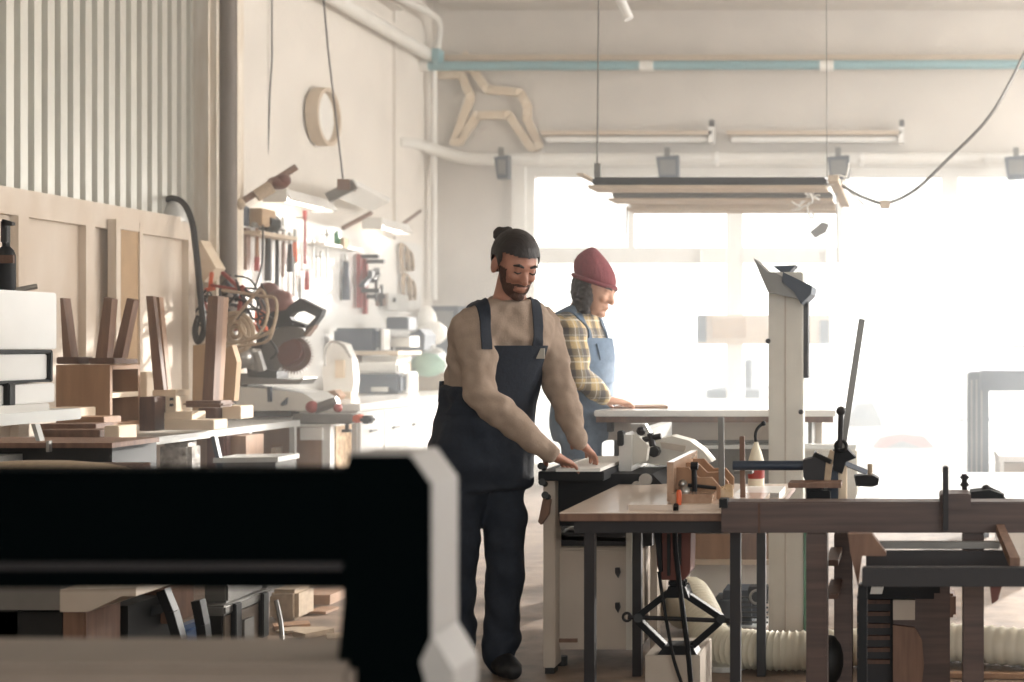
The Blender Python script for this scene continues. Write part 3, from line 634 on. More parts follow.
# blocks
blk(139, 397, 160, 431, 6.85, .12, 'wood_dark', 'dark brown stepped block right of the plywood box')
blk(160, 396, 182, 412, 6.95, .16, 'ply_light', 'pale block with two dowel holes beside the dark stepped block')
blk(164, 412, 198, 420, 6.9, .22, 'ply_light', 'pale board in the middle of the block pile')
blk(164, 420, 220, 430, 6.85, .3, 'ply_light', 'long pale board at the bottom of the block pile')
blk(198, 408, 222, 423, 7.1, .16, 'wood_dark', 'dark square block under the tall wooden stand')
blk(222, 406, 247, 419, 7.15, .22, 'ply_light', 'pale block at right end of the metal table')
blk(152, 390, 182, 396, 6.98, .2, 'ply_light', 'pale flat board under the pair of tilted planks')
blk(138, 372, 152, 427, 7.3, .12, 'ply_light', 'pale block behind the plywood box opening')
for px, py in ((171, 399), (171, 405)): M().pb(px-1.4, py-1.2, px+1.4, py+1.4, 6.94, .012).build('dowel_hole', 'black', bpy.data.objects['wood_block.001'])
# planks in the near part
for i, (a, b, c, d, DD, mt, lab) in enumerate(((44, 408, 84, 419, 6.3, 'ply_light', 'pale plank lying left of the plywood box, upper one'), (57, 417, 110, 424, 6.25, 'wood_tan', 'tan plank lying in front of the plywood box'), (38, 424, 102, 430, 6.1, 'wood_mid', 'brown plank second from bottom of the near pile'), (36, 430, 106, 438, 6.0, 'wood_mid', 'brown plank at the bottom of the near pile'), (104, 426, 125, 440, 5.95, 'ply_light', 'pale block at the corner in front of plywood box'))):
    blk(a, b, c, d, DD, .25, mt, lab, 'plank', 'plank', 'planks at the near end of the metal table')
# white stacked cases at the left edge
t = thing('white_case', 'white metal cabinet with black edged drawer at the left edge', 'cabinet', Q(20, 412, 5.3))
XC = -3.16
def side(pxa, pxb, ya, yb, X=XC, th=.5, bev=.004):       # a face x = X seen between two columns; heights given at the far edge
    da, db = X*F/(pxa-CX), X*F/(pxb-CX); return M().box(X-th, X, da, db, Q(0, ya, db).z, Q(0, yb, db).z, bev=bev)
side(-14, 57, 293, 349).build('top_box', 'white_gloss', t)
d = side(-14, 52, 354, 379).build('drawer', 'white_gloss', t)
side(-14, 53, 349.5, 353.5, XC+.012).build('edging_top', 'black', d); side(-14, 53, 379, 382, XC+.012).build('edging_bottom', 'black', d); side(50, 53.5, 350, 382, XC+.012).build('edging_end', 'black', d)
side(-14, 55, 383, 402).build('lower_box', 'white_gloss', t)
side(9, 16, 383, 406, XC+.02, .04).build('catch', 'black', t)
side(-14, 50, 403, 412, XC+.03).build('base', 'white_paint', t)
t = thing('white_board', 'pale thick board under the white metal cabinet', 'board', Q(20, 425, 5.1))
side(-14, 82, 408, 419, -3.12, .5).build('board', 'galv', t)
M().pp([(31, 424), (35, 424), (40, 441), (36, 441)], 5.3, .03).build('leg', 'galv', t)
# bottle on white cabinet
t = thing('spray_bottle', 'dark spray bottle standing on the white metal cabinet', 'bottle', Q(6, 292, 5.4))
M().lathe(Q(6, 289, 5.4), [(.03, -.012), (.033, .0), (.033, .13), (.026, .15), (.013, .165), (.013, .18)], 18).build('bottle', 'black_plastic', t, smooth=SM)
M().pb(0, 220, 6, 243, 5.38, .03, .004).pp([(2, 219), (12, 222), (12, 225), (2, 226)], 5.38, .02).build('spray_head', 'dark_metal', t)
M().pb(-2, 255, 13, 263, 5.355, .012).build('label', 'wood_dark', t)
M().tube([Q(16, 291, 5.35), Q(37, 287, 5.4)], .007, 8).tube([Q(16, 289, 5.38), Q(37, 285, 5.42)], .006, 8).build('metal_rods', 'steel', smooth=SM, label='two short metal rods lying beside the spray bottle', cat='rods')
# under the table: dark crates, wrapped block, bucket
t = thing('dark_crate', 'black crate under the near end of the metal table', 'crate', (-4, 5.6, 0))
M().pb(-60, 443, 112, 448, 5.55, .35).build('lid', 'wood_mid', t); M().pb(-60, 448, 112, 560, 5.6, .33).build('body', 'black', t)
M().pb(46, 441, 49, 452, 5.52, .02).build('latch', 'steel', t)
M().pb(158, 443, 190, 500, 6.9, .12, .02).build('wrapped_block', 'crinkle', label='block wrapped in crinkled clear plastic under the metal table', cat='block')
t = thing('grey_bucket', 'translucent grey plastic tub under the metal table', 'tub', Q(255, 520, 7.0))
M().pp([(215, 462), (276, 460), (266, 603), (226, 603)], 6.9, .22).build('body', 'grey_metal', t); M().pp([(213, 458), (278, 457), (278, 462), (213, 463)], 6.88, .24).build('rim', 'galv', t)
M().pb(206, 432, 226, 470, 7.3, .3, .01).build('red_machine', 'rust', label='rust red metal box seen between the table legs', cat='box')
M().pb(226, 436, 246, 458, 7.35, .2).build('orange_board', 'wood_tan', label='orange brown board standing between the table legs', cat='board')
M().bar(Q(214, 436, 6.9), Q(226, 490, 6.9), .02, .03).build('dark_brace', 'blue_black', label='dark slanting metal bar under the metal table', cat='bar')
M().ball(Q(40, 474, 4.6), .1, 18, 3.2, 1.2, .45).build('cloth_heap', 'rope', smooth=SM, label='low grey brown cloth heap behind the black frame beam', cat='cloth')
M().pb(-30, 470, 100, 477, 4.5, .3).build('cloth_board', 'wood_dark', label='dark board carrying the cloth heap behind black beam', cat='board')
M().box(-3.35, -2.9, 4.55, 4.85, 0, Q(0, 478, 4.5).z-.005).build('storage_chest', 'black', label='black chest standing under the cloth heap', cat='chest')

# ================================================================== seen through the opening under the black beam
t = thing('machine_stand', 'grey brown steel machine stand seen through the black frame', 'machine', (-3.0, 4.4, 0))
M().pb(62, 610, 85, 700, 4.35, .2, .006).build('leg', 'wood_mid', t)
M().pp([(60, 612), (88, 612), (122, 596), (136, 596), (136, 588), (60, 590)], 4.3, .5).build('top_frame', 'beige_metal', t)
M().pb(-60, 570, 60, 610, 4.4, .5).build('side_panel', 'grey_metal', t)
M().pb(-60, 612, 62, 700, 4.55, .3).build('door', 'black', t); M().pb(85, 606, 128, 700, 4.6, .3).build('panel', 'black', t)
t = thing('drill_bench', 'brown board with a row of black knobs seen through the frame', 'machine', (-3.1, 5, 0))
M().pb(128, 590, 172, 624, 4.8, .15, .005).build('body', 'wood_mid', t); M().pb(132, 624, 150, 700, 4.85, .2).build('leg', 'beige_metal', t)
for px, py in ((137, 618), (146, 613), (152, 611), (159, 609)): M().tube([Q(px, py, 4.8), Q(px, py, 4.74)], .018, 10).build('knob', 'black', t, smooth=SM)
M().tube([Q(130, 598, 4.75), Q(129, 690, 4.75)], .012, 8).build('rod', 'black', t)
M().pb(164, 628, 184, 700, 4.9, .2, .02).build('blue_canister', 'blue', label='blue canister low between the black straps', cat='canister')
for i, pts in enumerate((((163, 590), (172, 612), (180, 640), (183, 690)), ((198, 600), (203, 625), (207, 660), (209, 700)))):
    m = M(); P_ = [Q(*p, 4.5) for p in pts]
    for a, b in zip(P_, P_[1:]): m.bar(a, b, .03, .035, up=(0, 1, 0))
    m.build('black_strap', 'black_plastic', label=['thick black strap hanging in the frame opening, left one', 'thick black strap hanging in the frame opening, right one'][i], cat='strap', group='straps in the frame opening')
t = thing('tool_chest', 'black and grey tool chest with latches on the floor', 'chest', (-3.4, 5.6, 0))
X1 = Q(268, 0, 6.1).x
M().pb(205, 610, 222, 690, 5.35, .37).build('front', 'black', t)
ax = Q(222, 0, 5.36).x
M().box(ax-.01, ax+.01, 5.36, 5.72, 0, .24).build('side', 'rail_grey', t)
M().box(ax-.1, ax+.02, 5.34, 5.74, .245, .285, bev=.008).build('lid', 'grey_metal', t)
for y in (5.43, 5.66): M().box(ax+.01, ax+.032, y-.025, y+.025, .1, .28, bev=.004).build('latch', 'black', t)
M().box(ax+.01, ax+.02, 5.5, 5.58, .05, .2).build('panel', 'grey_metal', t)
M().box(ax-.09, ax, 5.4, 5.7, .285, .36, bev=.008).build('upper_tray', 'grey_metal', t)
t = thing('pale_stump', 'pale turned wooden block standing on the floor near sunlight', 'block', Q(283, 640, 6.4))
M().pb(268, 590, 297, 622, 6.5, .2, .02).build('body', 'rope', t)
M().pb(299, 595, 330, 615, 6.9, .2).build('plywood_crate', 'wood_tan', label='small orange plywood crate in the sunlit floor patch', cat='crate')
wire('pale cord hanging to the floor at the tool chest', spline(hpts((276, 600, 6.0), (281, 625, 6.0), (282, 650, 5.95), (280, 668, 5.9)), 6), .01, 'grey_metal', 'trailing_cable', 'cable')
random.seed(21)
for i, (px, py) in enumerate(((300, 632), (292, 628), (313, 636), (322, 612), (335, 640), (285, 655))):
    D_ = 1.28*F/(py-CY); m = M(); c = Q(px, py, D_); c.z = .004
    m.box(c.x-.09+.01*i, c.x+.07, c.y-.04, c.y+.05, .002, .014+.006*(i % 3), rz=.5*i); m.build('floor_offcut', 'wood_tan' if i % 2 else 'rope', label=['flat brown offcut on the sunlit floor, largest of the pile', 'pale offcut by the foot of the tool chest pile', 'offcut nearest the black frame in the floor pile', 'small offcut farthest back in the sunlit patch', 'lone offcut by the frame post corner', 'offcut nearest the tool chest on the floor'][i], cat='offcut', group='offcuts on the sunlit floor')
# ================================================================== jointer in the middle
t = thing('jointer', 'beige jointer planer with black bed where the man pushes a board', 'machine', (-1.25, 5.6, 0))
M().box(Q(545, 0, 5.5).x, Q(640, 0, 5.5).x, 5.5, 6.1, Q(0, 650, 5.5).z, Q(0, 548, 5.5).z, bev=.01).build('cabinet', 'beige_metal', t)
M().pb(543, 478, 555, 668, 5.43, .1, .004).build('front_post', 'beige_metal', t)
M().pb(650, 500, 657, 655, 5.6, .08, .004).build('rear_post', 'beige_metal', t)
M().pb(626, 530, 632, 650, 5.49, .02).build('door_edge', 'cream_paint', t)
for py in (572, 607): 
    k = M().pp([(615, py-4), (619, py-4), (620, py+1), (618, py+6), (615, py+1)], 5.485, .02).build('door_handle', 'dark_metal', t)
M().pb(557, 639, 577, 642.5, 5.49, .02).build('name_plate', 'wood_mid', t)
for px, py in ((546, 668), (650, 655)): M().pb(px-1, py, px+8, py+14 if px < 600 else py+4, 5.45 if px < 600 else 5.6, .06).build('rubber_foot', 'black', t)
M().tube([Q(562, 656, 5.6), Q(562, 668, 5.6)], .022, 10).tube([Q(562, 666, 5.6), Q(562, 672, 5.6)], .035, 12).build('leveling_foot', 'black', t, smooth=SM)
M().pb(548, 533, 652, 546, 5.55, .4).build('upper_panel', 'dark_metal', t)
M().pp([(552, 474), (652, 474), (662, 484), (660, 505), (650, 520), (628, 526), (560, 526)], 5.48, .6).build('housing', 'black_plastic', t)
M().box(Q(538, 0, 5.35).x, -1.17, 5.35, 5.95, Q(0, 481, 5.35).z, Q(0, 471.5, 5.35).z, bev=.003).build('infeed_bed', 'black_plastic', t)
M().pp([(560, 530), (600, 520), (632, 524), (625, 532)], 5.6, .3).pp([(560, 528), (566, 536), (630, 538), (630, 542), (560, 540)], 5.55, .2).build('chip_tray', 'steel', t)
for px, py in ((541, 466), (542, 482), (545, 495)): M().tube([Q(px, py, 5.38), Q(px, py, 5.32)], .014, 10).ball(Q(px+3, py+2, 5.34), .012, 8).build('lock_knob', 'black', t, smooth=SM)
M().pp([(543, 498), (550, 500), (548, 515), (541, 525), (538, 522)], 5.4, .03).build('lever', 'wood_mid', t)
# fence: tall bright plate receding
a = [Q(614, 434, 6.25), Q(647, 417, 6.25)]
x0 = Q(619, 0, 5.6).x; x1 = x0+.035
M().prism([(x0, 5.6, Q(0, 488, 5.6).z), (x0, 5.6, Q(0, 435, 5.6).z), (x0, 6.55, Q(0, 435, 5.6).z), (x0, 6.55, Q(0, 488, 5.6).z)], (.05, 0, 0)).build('fence', 'galv', t)
M().pb(617, 431, 623, 446, 5.58, .05, .004).build('fence_stop', 'black', t)
M().pp([(628, 436), (636, 434), (648, 446), (646, 461), (634, 464), (620, 482), (618, 468), (624, 448)], 5.62, .05).build('fence_bracket', 'cream_paint', t)
M().pp([(636, 436), (655, 440), (672, 436), (690, 441), (702, 450), (712, 462), (700, 466), (652, 464), (636, 462)], 5.75, .12).build('guard_arm', 'cream_paint', t)
M().pp([(660, 442), (686, 446), (684, 452), (662, 448)], 5.735, .02).build('guard_slot', 'beige_metal', t)
M().lathe(Q(653.5, 452, 5.7), [(.022, -.06), (.024, -.02), (.022, 0)], 8, axis=(0, -1, 0)).build('star_knob', 'black', t)
M().tube([Q(643, 440, 5.65), Q(661, 436, 5.65)], .012, 8).tube([Q(650, 433, 5.65), Q(653, 446, 5.65)], .014, 8).ball(Q(641, 431, 5.65), .02, 8).build('lever_handle', 'dark_metal', t, smooth=SM)
M().pp([(630, 424), (645, 424), (654, 440), (636, 438)], 5.8, .05).build('fence_slide', 'steel', t)
for px, py, r in ((645, 480, .025), (636, 486, .018), (650, 490, .015)): M().lathe(Q(px, py, 5.46), [(r, 0), (r, .02)], 12, axis=(0, 1, 0)).build('bolt', 'steel', t)
M().pb(652, 462, 668, 500, 5.9, .12, .01).build('column', 'cream_paint', t)
# workpiece board under the hands
M().box(-1.35, -1.18, 5.335, 5.93, Q(0, 471.3, 5.35).z, Q(0, 468, 5.35).z).build('workpiece_board', 'white_paint', label='pale board under the hands of the man in overalls', cat='board')

# ================================================================== rear table saw with big white table
t = thing('table_saw', 'large table saw with wide white table in front of windows', 'table saw', (-1, 7.2, 0))
zt_ = .965
M().box(Q(594, 0, 6.75).x, Q(836, 0, 6.75).x, 6.75, 8.3, zt_-.03, zt_, bev=.004).build('table', 'white_gloss', t)
M().box(Q(596, 0, 6.78).x, Q(833, 0, 6.78).x, 6.78, 6.83, zt_-.06, zt_-.03).build('front_rail', 'wood_mid', t)
M().pb(600, 419, 775, 440, 6.95, .5).build('side_table_frame', 'beige_metal', t)
M().pb(650, 440, 790, 532, 7.0, .6, .01).build('cabinet', 'grey_metal', t)
M().pb(642, 445, 856, 449, 6.88, .12).build('guide_rail', 'galv', t)
M().pb(790, 449, 857, 520, 7.05, .3, .008).build('control_panel', 'cream_paint', t)
M().pb(614, 419, 622, 560, 7.1, .06).build('leg', 'grey_metal', t); M().pb(808, 412, 812, 449, 7.05, .3).build('support', 'grey_metal', t)
M().pb(812, 418, 822, 446, 7.3, .2).build('end_block', 'beige_metal', t)
M().pb(607, 421, 612, 432, 6.9, .05).build('catch', 'dark_metal', t)
M().prism([Q(612, 409.5, 6.95), Q(668, 408.5, 6.95), Q(664, 406.5, 7.2), Q(620, 407, 7.2)], (0, 0, .012)).build('cut_board', 'wood_tan', label='thin brown board on the white table under the hand', cat='board')
# low cabinets and shelf behind
t = thing('low_cabinet', 'tan low cabinet seen under the front table behind jointer', 'cabinet', Q(725, 590, 7.6))
M().pb(688, 534, 770, 560, 7.0, .3).build('drawer_front', 'wood_tan', t); M().pb(680, 560, 775, 565, 6.97, .35).build('plinth', 'tan_rail', t)
M().pb(742, 534, 762, 560, 6.98, .02).build('drawer', 'wood_mid', t); M().pb(690, 565, 775, 601, 7.05, .3).build('toe_panel', 'white_paint', t)

# ================================================================== pillar with angled hood
t = thing('steel_pillar', 'pale boxed steel column with flared dark top in the centre', 'column', Q(786, 640, 6.2))
M().box(Q(768.5, 0, 6.2).x, Q(803, 0, 6.2).x, 6.2, 6.32, 0, Q(0, 272, 6.2).z, bev=.005).build('shaft', 'cream_paint', t)
M().pb(784.5, 290, 786, 640, 6.195, .01).build('seam', 'beige_metal', t)
M().pb(803, 300, 808, 378, 6.22, .1).build('side_channel', 'dark_metal', t); M().pb(803.5, 505, 806.5, 640, 6.2, .04).build('green_strip', 'green', t)
M().pp([(753.5, 258), (768, 272), (776, 273), (793, 283), (806, 293), (803, 300), (768, 292), (761, 276)], 6.1, .25).build('hood', 'grey_metal', t)
M().pp([(773, 266), (796, 265), (789, 272), (783, 274)], 6.25, .15).build('hood_flap', 'blue_black', t)
M().pp([(783, 272), (812, 286), (811, 294), (801, 304), (794, 292), (782, 282)], 6.05, .3).build('hood_throat', 'blue_black', t)
M().ball(Q(768, 341, 6.19), .012, 8).ball(Q(801, 412, 6.19), .012, 8).build('bolt', 'dark_metal', t)

# ================================================================== front table with router, leading left
TZ2 = .735
t = thing('router_table', 'brown topped table on dark steel legs in the centre foreground', 'table', (-.83, 5.05, 0))
top = [Vector((-1.14, 4.55, 0)), Vector((-.44, 4.55, 0)), Vector((-.44, 5.5, 0)), Vector((-1.14, 5.5, 0))]
M().box(-1.14, -.45, 4.55, 5.5, TZ2-.028, TZ2-.003, bev=.003).build('tabletop', 'wood_mid', t); M().box(-1.14, -.45, 4.55, 5.5, TZ2-.003, TZ2).build('laminate', 'laminate', t)
M().box(-1.1, -.5, 4.58, 4.6, TZ2-.07, TZ2-.028).build('rail', 'dark_metal', t)
M().box(-1.1, -.5, 5.42, 5.45, TZ2-.07, TZ2-.028).build('rail', 'dark_metal', t)
for x, y in ((-1.055, 4.62), (-1.055, 5.42), (-.575, 4.62), (-.575, 5.42)): M().box(x-.017, x+.017, y-.017, y+.017, 0, TZ2-.028).build('leg', 'dark_metal', t)
M().box(-.93, -.5, 4.62, 5.0, TZ2, TZ2+.018).build('insert_board', 'laminate', label='brown raised board on the front table beside the timber', cat='board')
# router slung under table
t = thing('router', 'dark red router hanging under the front table on the jack', 'router', Q(672, 590, 4.9))
M().pp([(655, 533), (691, 533), (690, 572), (684, 580), (662, 580), (657, 566)], 4.85, .11).build('body', 'rust', t)
M().pp([(654, 533), (661, 533), (662, 572), (659, 572)], 4.83, .1).build('side_grip', 'black_plastic', t)
M().pb(667, 534, 670, 576, 4.84, .02).build('vent_slot', 'black', t); M().pb(678, 534, 681, 565, 4.84, .02).build('vent_slot', 'black', t)
M().pb(668, 580, 685, 587, 4.88, .06, .006).build('end_cap', 'black_plastic', t)
M().tube(spline(hpts((676, 505, 4.6), (675, 540, 4.7), (679, 580, 4.72), (684, 620, 4.72), (689, 660, 4.72), (692, 700, 4.72)), 6), .009, 8).build('power_cable', 'black_plastic', t, smooth=SM)
M().tube(spline(hpts((659, 572, 4.84), (663, 600, 4.8), (668, 630, 4.8), (674, 660, 4.8), (684, 690, 4.8)), 6), .006, 8).build('power_cable', 'black_plastic', t, smooth=SM)
# scissor jack
t = thing('scissor_jack', 'black diamond scissor jack standing on the pale wooden block', 'jack', Q(673, 655, 4.9))
DJ = 4.88
A, B, L, R = (668, 592), (684, 592), (640, 617), (722, 618)
for a, b in (((669, 592), (637, 617)), ((683, 592), (722, 618)), ((638, 620), (667, 648)), ((721, 621), (690, 648))): M().bar(Q(*a, DJ+.02), Q(*b, DJ+.02), .04, .022, up=(0, 0, 1), bev=.003).build('arm', 'black_plastic', t)
M().tube([Q(628, 617, DJ+.02), Q(730, 621, DJ+.02)], .008, 8).build('screw', 'dark_metal', t)
M().ring(Q(627, 617, DJ+.02), .014, .005, axis=(0, 1, 0), n=14).build('screw_eye', 'dark_metal', t)
for px, py in ((638, 618), (721, 619)): M().tube([Q(px, py, DJ-.02), Q(px, py, DJ+.06)], .016, 10).build('pivot', 'black', t)
M().pp([(657, 655), (664, 646), (692, 646), (697, 655)], DJ-.02, .09).build('foot', 'black_plastic', t)
M().pp([(664, 598), (668, 587), (685, 587), (689, 598)], DJ-.02, .09).build('head', 'black_plastic', t)
zb = Q(0, 655, 4.86).z
t = thing('wooden_box_base', 'pale wooden block on the floor under the scissor jack', 'block', Q(675, 682, 4.86))
M().box(Q(645, 0, 4.86).x, Q(700, 0, 4.86).x, 4.86, 5.15, 0, zb, bev=.003).build('front', 'beige_metal', t)
# angle jig and braces on table
zt3 = TZ2+.018
t = thing('router_fence_jig', 'plywood fence jig with curved braces on the front table', 'jig', Q(690, 505, 4.8))
xa, xb = Q(667, 0, 4.72).x, Q(673, 0, 4.72).x
M().box(xa, xa+.022, 4.72, 5.25, zt3, Q(0, 462, 4.72).z).build('fence_board', 'wood_top', t)
for i, DD in enumerate((4.78, 4.98, 5.14)):
    x = xa+.022; m = M(); h = Q(0, 466, 4.72).z-.01
    pr = [(x, DD, zt3), (x, DD, h), (x+.04, DD, h), (x+.075, DD, h-.035), (x+.12, DD, zt3+.075), (x+.15, DD, zt3+.04), (x+.15, DD, zt3)]
    m.prism(pr, (0, .018, 0)).build('brace', 'wood_tan', t)
M().box(xa+.022, xa+.16, 4.66, 5.1, zt3, zt3+.03).build('base_board', 'wood_top', t)
M().tube([Q(694, 468, 4.75), Q(695, 502, 4.75)], .009, 8).tube([Q(691, 466, 4.75), Q(698, 466, 4.75)], .014, 8).tube([Q(688, 485, 4.75), Q(716, 488, 4.78)], .006, 8).build('clamp_screw', 'black_plastic', t, smooth=SM)
M().ball(Q(686, 492, 4.76), .025, 10).ball(Q(683, 484, 4.78), .016, 10).build('spring_knob', 'steel', t, smooth=SM)
t = M().lathe(Q(679, 505, 4.62), [(.008, 0), (.009, .04), (.006, .05)], 12).build('orange_plug', 'orange', smooth=SM, label='orange plug on the table edge at the hanging cable', cat='plug')
random.seed(8); m = M()
for i in range(16): 
    c = Q(random.uniform(706, 730), random.uniform(484, 500), random.uniform(4.85, 5.05)); c.z = max(c.z, zt3+.01); m.ring(c, random.uniform(.006, .014), .003, axis=(random.random(), random.random(), random.random()), n=8, m=4)
    m.box(c.x-.012, c.x+.012, c.y-.01, c.y+.01, zt3, c.z)
m.build('wood_shavings', 'shavings', label='pile of pale wood shavings right of the jig', cat='shavings', kind='stuff')
# upright sticks
def stick(a, b, D, w_, d_, mt, lab, name='wooden_stick'):
    A_, B_ = Q(*a, D), Q(*b, D); return M().bar(A_, B_, d_, w_, up=(1, 0, 0), bev=.002).build(name, mt, label=lab, cat='stick')
stick((721, 417), (722, 493), 4.95, .02, .02, 'grey_metal', 'tall grey stick rising behind the jig on front table')
stick((742, 436), (743, 500), 4.85, .017, .02, 'wood_mid', 'shorter brown stick right of the tall grey stick')
M().pb(734, 471, 752, 474, 4.85, .06).build('stick_crossbar', 'grey_metal', label='small grey crosspiece clamped on the shorter stick', cat='bar')
# glue bottle with hose
t = thing('glue_bottle', 'white bottle with red label and curved black spout', 'bottle', (-.588, 5.35, TZ2))
gb = Vector((-.588, 5.35, TZ2))
M().lathe(gb, [(.029, .001), (.031, .01), (.031, .1), (.02, .14), (.009, .165), (.008, .175)], 18).build('bottle', 'hose', t, smooth=SM)
M().lathe(gb, [(.032, .036), (.032, .085)], 18).build('label', 'red', t, smooth=SM)
M().tube(spline([gb+Vector((0, 0, .17)), gb+Vector((-.003, 0, .2)), gb+Vector((.005, 0, .225)), gb+Vector((.025, 0, .245))], 6), .006, 8).ball(gb+Vector((.028, 0, .245)), .01, 8).build('spout', 'black_plastic', t, smooth=SM)
# ================================================================== heavy timber and workbench on the right
zt4 = Q(0, 502, 4.42).z
t = thing('long_timber', 'long thick brown timber lying across table and workbench', 'timber', Q(870, 533, 4.42))
M().box(Q(721, 0, 4.42).x, Q(1120, 0, 4.42).x, 4.42, 4.52, Q(0, 533, 4.42).z, zt4, bev=.004).build('timber', 'wood_long', t)
M().pb(719, 499, 727, 508, 4.4, .05).build('end_cap', 'black_plastic', t)
M().pb(758, 503, 760, 533, 4.415, .01).build('joint', 'wood_dark', t)
t = thing('workbench', 'wooden workbench with bright white top at the right', 'workbench', (.3, 5, 0))
M().box(Q(852, 0, 4.6).x, .9, 4.53, 5.9, Q(0, 508, 4.6).z-.04, Q(0, 508, 4.6).z).build('top', 'white_gloss', t)
M().pb(806, 533, 827, 800, 4.44, .09, .004).build('leg', 'wood_long', t); M().pb(963, 533, 984, 800, 4.44, .09, .004).build('leg', 'wood_long', t)
M().pb(834, 533, 852, 700, 4.9, .09, .004).build('leg', 'wood_long', t)
M().pb(826, 560, 838, 566, 4.6, .3).pb(826, 594, 838, 599, 4.6, .3).build('stretcher', 'wood_dark', t)
M().pb(735, 493, 779, 503, 5.0, .25).build('white_board', 'white_gloss', label='white board on the timber left of the steel pillar', cat='board')
# hold-down / pipe clamp assembly
t = thing('mortiser_clamp', 'dark bench clamp with ball lever and long horizontal bar', 'clamp', Q(838, 503, 4.75))
M().tube([Q(733, 465.5, 4.75), Q(808, 465.5, 4.75)], .0165, 12).build('bar', 'blue_black', t, smooth=SM)
M().pp([(803, 460), (812, 458), (814, 452), (817, 458), (828, 461), (828, 478), (822, 484), (822, 503), (806, 503), (806, 482), (803, 476)], 4.7, .08).build('clamp_head', 'dark_metal', t)
M().bar(Q(815, 454, 4.7), Q(831, 462, 4.68), .012, .014).build('locking_lever', 'black', t)
M().tube([Q(841, 413, 4.7), Q(840, 448, 4.7)], .0095, 10).build('lever', 'dark_metal', t, smooth=SM)
M().ball(Q(841, 411, 4.7), .0165, 14).build('ball_knob', 'dark_metal', t, smooth=SM)
M().ring(Q(841, 446, 4.7), .018, .006, axis=(0, 1, 0), n=16).pp([(833, 450), (846, 448), (856, 458), (846, 462), (842, 474), (833, 470)], 4.72, .06).build('cam', 'black_plastic', t)
M().pb(828, 468, 838, 503, 4.74, .08, .004).build('upright', 'blue_black', t)
M().pp([(826, 462), (830, 450), (834, 452), (830, 482), (824, 482)], 4.69, .03).build('pad_arm', 'rope', t)
M().bar(Q(844, 463, 4.75), Q(866, 472, 4.85), .014, .016).build('side_lever', 'blue_black', t)
M().pb(808, 491, 830, 503, 4.68, .1, .004).build('block', 'black_plastic', t)
M().pb(838, 462, 846.5, 502, 4.75, .06, .004).build('pale_upright_block', 'ply_light', label='pale wooden block standing against the bench clamp', cat='block')
M().pb(788, 483, 841, 488, 4.6, .1).build('wooden_strip', 'wood_mid', label='small flat wooden strip laid through the clamp', cat='strip')
stick((862, 319), (836, 492), 5.0, .022, .022, 'grey_metal', 'long grey slanting bar rising from the bench clamp', 'slanting_bar')
t = thing('sanding_plane', 'small rounded grey hand plane on the white bench top', 'plane', Q(868, 487, 5.0))
M().pp([(854, 476), (872, 475), (879, 479), (878, 485), (872, 487), (856, 486)], 5.0, .08).build('body', 'dark_metal', t)
M().tube([Q(870, 476, 5.04), Q(870, 464, 5.04)], .009, 10).build('handle', 'rope', t, smooth=SM)
t = thing('bench_vise', 'dark vise with upright screw on the right of timber', 'vise', Q(960, 503, 4.6))
M().pb(943, 467, 948.5, 531, 4.36, .05, .003).build('upright', 'dark_metal', t)
M().pb(940, 494, 971, 510, 4.4, .13, .004).build('jaw', 'wood_long', t)
M().tube([Q(964, 474, 4.55), Q(965, 496, 4.55)], .009, 8).bar(Q(961, 476, 4.55), Q(968, 486, 4.55), .01, .01).bar(Q(968, 476, 4.55), Q(961, 486, 4.55), .01, .01).build('screw_handle', 'dark_metal', t)
M().pp([(971, 492), (990, 490), (1002, 494), (1008, 502), (971, 503)], 4.7, .1).build('body', 'black_plastic', t)
M().tube([Q(985, 488, 4.75), Q(1003, 497, 4.75)], .012, 8).ball(Q(986, 489, 4.75), .016, 8).build('lever', 'dark_metal', t, smooth=SM)
# steel sled frame in front
t = thing('roller_stand', 'dark steel roller stand standing in front of the workbench', 'frame', Q(930, 682, 4.0))
M().pb(862, 568, 1060, 587, 3.95, .04, .003).build('front_rail', 'dark_metal', t)
M().pb(872, 542, 1000, 549, 4.3, .03, .003).build('rear_rail', 'grey_metal', t)
M().pb(866, 551, 1010, 567, 4.28, .02).build('rear_panel', 'dark_metal', t)
M().pp([(848, 534), (872, 534), (886, 553), (886, 556), (862, 556), (858, 586), (850, 552)], 4.1, .04).build('left_bracket', 'wood_mid', t)
M().prism([Q(996, 534, 4.36), Q(1004, 534, 4.36), Q(1020, 568, 4.0), Q(1010, 568, 4.0)], (0, 0, .03)).build('right_bracket', 'wood_mid', t)
M().pb(858, 586, 867, 800, 3.96, .035).build('leg', 'black_plastic', t); M().pb(1040, 586, 1050, 800, 3.96, .035).build('leg', 'black_plastic', t)
M().pp([(990, 586), (1002, 586), (998, 600), (992, 604)], 4.0, .03).build('red_handle', 'rust', t)
# wooden machine base with motor behind
t = thing('machine_cabinet', 'dark wooden machine base with a louvred side under the bench', 'machine', (.0, 4.9, 0))
M().pb(862, 590, 893, 720, 4.95, .3).build('louvred_box', 'dark_metal', t)
for py in (600, 612, 624, 636, 648, 660): M().pb(857, py, 890, py+4, 4.93, .02).build('louvre', 'wood_dark', t)
M().pb(857, 596, 866, 720, 4.96, .3).build('side_box', 'dark_metal', t)
M().pb(893, 585, 950, 720, 4.9, .3, .004).build('door', 'wood_long', t)
M().pp([(893, 625), (915, 628), (922, 640), (924, 665), (920, 700), (893, 700)], 4.88, .03).build('arched_panel', 'wood_mid', t)
M().pb(893, 600, 915, 620, 4.87, .02).build('label_plate', 'beige_metal', t)
M().pb(862, 575, 940, 600, 4.8, .3, .02).build('motor', 'black_plastic', t)
M().pb(946, 594, 956, 618, 4.92, .15, .01).build('handle', 'wood_mid', t)
